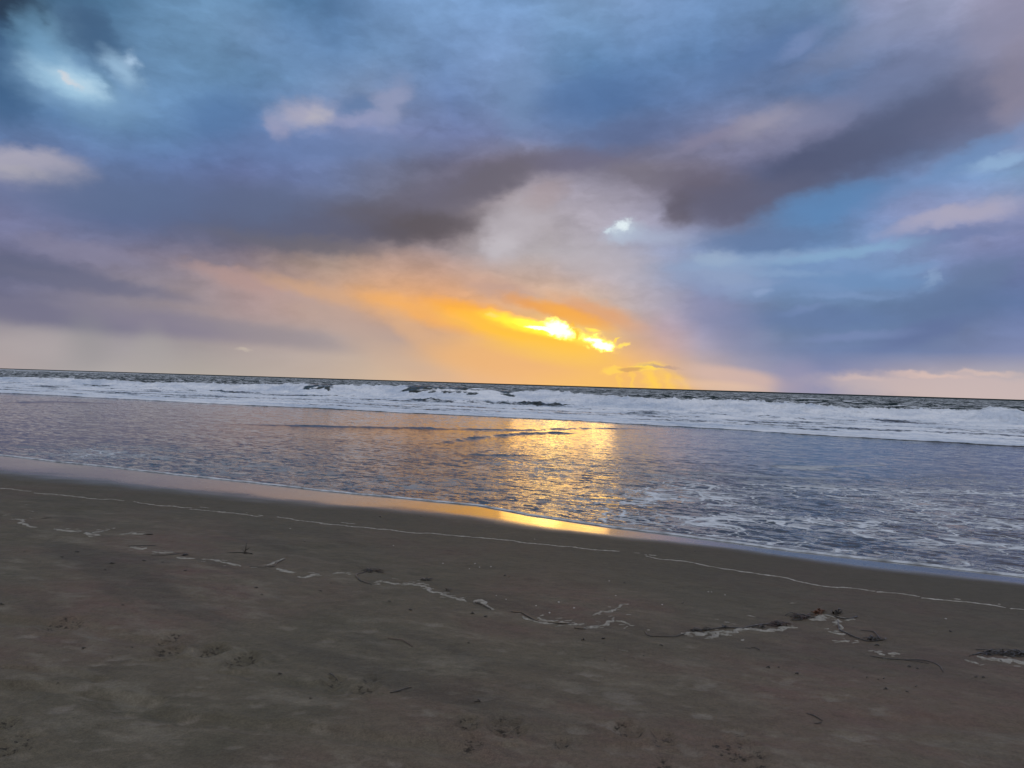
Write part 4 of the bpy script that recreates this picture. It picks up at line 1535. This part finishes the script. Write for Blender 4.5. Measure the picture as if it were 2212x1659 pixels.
# the little forked twig
def twig_geo(v, f):
    x, y, z = origin_at(531, 1195)

    def tb(P, R):
        tube(v, f, [(x + (a - x) * .75, y + (b - y) * .75, z + (c - z) * .75) for a, b, c in P], [q * .6 for q in R])
    tb([(x - 0.02, y, z), (x - 0.005, y, z + 0.05), (x, y, z + 0.10), (x + 0.004, y, z + 0.145)], [.009, .008, .006, .003])
    tb([(x - 0.005, y, z + 0.045), (x + 0.04, y, z + 0.075), (x + 0.05, y + .01, z + 0.10)], [.007, .005, .002])
    tb([(x - 0.01, y, z + 0.03), (x - 0.06, y, z + 0.06)], [.006, .002])
    tb([(x - 0.30, y, z + 0.005), (x - 0.15, y + .01, z + 0.012), (x, y, z + 0.02), (x + 0.09, y - .01, z + 0.008)], [.003, .006, .009, .004])
    tb([(x - 0.04, y - .03, z + 0.005), (x + 0.03, y - .02, z + 0.016), (x + 0.10, y - .03, z + 0.006)], [.004, .009, .004])


make('forked_twig', twig_geo, weed_m, (531, 1195), 'dark forked twig standing up from the sand above the kinked stalk', 'twig')

# -- loose scraps of weed
SCR = [(53,1190,5),(166,1193,8),(133,1204,9),(242,1223,13),(227,1235,4),(311,1216,8),(351,1220,5),(400,1238,9),(553,1273,8),(565,1284,5),(715,1263,4),(691,1278,6),(4,1304,12),(180,1396,7),(284,1395,5),
 (605,1457,8),(730,1146,5),(659,1171,4),(265,1308,3),(486,1314,4),(1349,1260,6),(1090,1244,7),(1101,1247,6),(841,1304,6),(886,1321,7),(1021,1327,8),(1049,1332,7),(1012,1387,5),(1260,1379,7),(1304,1377,7),
 (1428,1395,7),(1307,1419,4),(1391,1414,4),(1475,1306,6),(1032,1518,12),(715,1263,3),(802,1284,3),(2053,1366,7),(1913,1492,10),(1873,1465,4),(1898,1470,4),(1910,1467,4),(1895,1391,10),(1659,1441,8),
 (1682,1440,4),(1722,1455,8),(1844,1443,3),(2107,1466,5),(2123,1467,7),(1502,1192,3),(1802,1219,3),(1978,1486,5),(821,1117,7),(909,1116,4),(1066,1132,4),(1965,1442,8),(1982,1446,5),(1960,1500,5),(126,1481,6),(670,1512,4)]
MARK = [('forked twig', 531, 1195), ('round dark heap', 809, 1233), ('kinked stalk', 585, 1222), ('long middle stalk', 1170, 1338), ('rust brown weed', 1770, 1326), ('long trailing stalk', 1960, 1427),
        ('right edge foam mound', 2165, 1424), ('far left foam curl', 50, 1128), ('faint reddish stalk', 865, 1384), ('right foam bank', 1600, 1365),
        ('left furrow', 140, 1500), ('lone bowed stalk', 865, 1493), ('thin low right stalk', 1762, 1550), ('straight left stalk', 305, 1180), ('middle foam bank', 930, 1276)]
scraps, seen = [], set()
for i, (X, Y, w) in enumerate(SCR):
    if (X, Y) in seen:
        continue
    seen.add((X, Y))
    best = min(MARK, key=lambda m: math.hypot((m[1] - X) * 0.5, m[2] - Y))
    lineY = float(np.interp(X, [0, 600, 1248, 1762, 2212], [1055, 1117, 1183, 1264, 1318]))
    size = 'tiny' if w < 5 else ('small' if w < 8 else 'flat')
    if Y < lineY:
        lab = '%s dark weed speck between thin foam line and water' % size
    else:
        dx, dy = X - best[1], Y - best[2]
        how = ('right of' if dx > 0 else 'left of') if abs(dx) * 0.5 > abs(dy) else ('below' if dy > 0 else 'above')
        d = math.hypot(dx, dy)
        lab = '%s dark weed scrap %s %s the %s' % (size, 'just' if d < 60 else ('far' if d > 140 else 'some way'), how, best[0])
    scraps.append([lab, X, Y, w, i])
for lab in set(q[0] for q in scraps):
    same = sorted((q for q in scraps if q[0] == lab), key=lambda q: q[1])
    if len(same) > 1:
        for k, q in enumerate(same):
            q[0] = lab + (', leftmost' if k == 0 else (', rightmost' if k == len(same) - 1 else ', %s from left' % ('second', 'third', 'fourth', 'fifth', 'sixth')[k - 1]))
for lab, X, Y, w, i in scraps:
    rnd = random.Random(i + 77)

    def g(v, f, X=X, Y=Y, w=w, rnd=rnd, i=i):
        strand_geo(v, f, [(X - w / 2, Y + rnd.uniform(-1, 1)), (X, Y + rnd.uniform(-.6, .6)), (X + w / 2, Y + rnd.uniform(-1, 1))], rnd.uniform(.003, .005), seed=i, wob=.006, lift=.006)
        if w > 6:
            strand_geo(v, f, [(X - w / 4, Y - 1), (X + w / 4, Y + 1)], .005, seed=i + 5, wob=.01, lift=.01)
    make('seaweed_scrap', g, weed_m, (X, Y), lab, 'seaweed scrap', 'loose scraps of seaweed on the sand')

# -- white shell bits
SH = [(957,1217),(1026,1218),(1014,1227),(1036,1224),(1060,1224),(1316,1255),(1330,1288),(1430,1310),(1158,1309),(1240,1314),(1207,1302),(1072,1289),(1093,1299),(1155,1165),(1530,1279),(1537,1279),(1566,1286),(2043,1337),(1187,1322),(1430,1310),(627,1143),(850,1177)]
seen = set()
for i, (X, Y) in enumerate(SH):
    if (X, Y) in seen:
        continue
    seen.add((X, Y))
    rnd = random.Random(i + 500)
    make('shell_bit', lambda v, f: (lump(v, f, *origin_at(X, Y), rnd.uniform(.006, .011), rnd.uniform(.005, .008), .006, rnd.uniform(0, 3), rnd)), shell_m, (X, Y),
         'tiny white shell fragment on the smooth sand between the foam line and the wrack', 'shell', 'tiny white shell fragments')
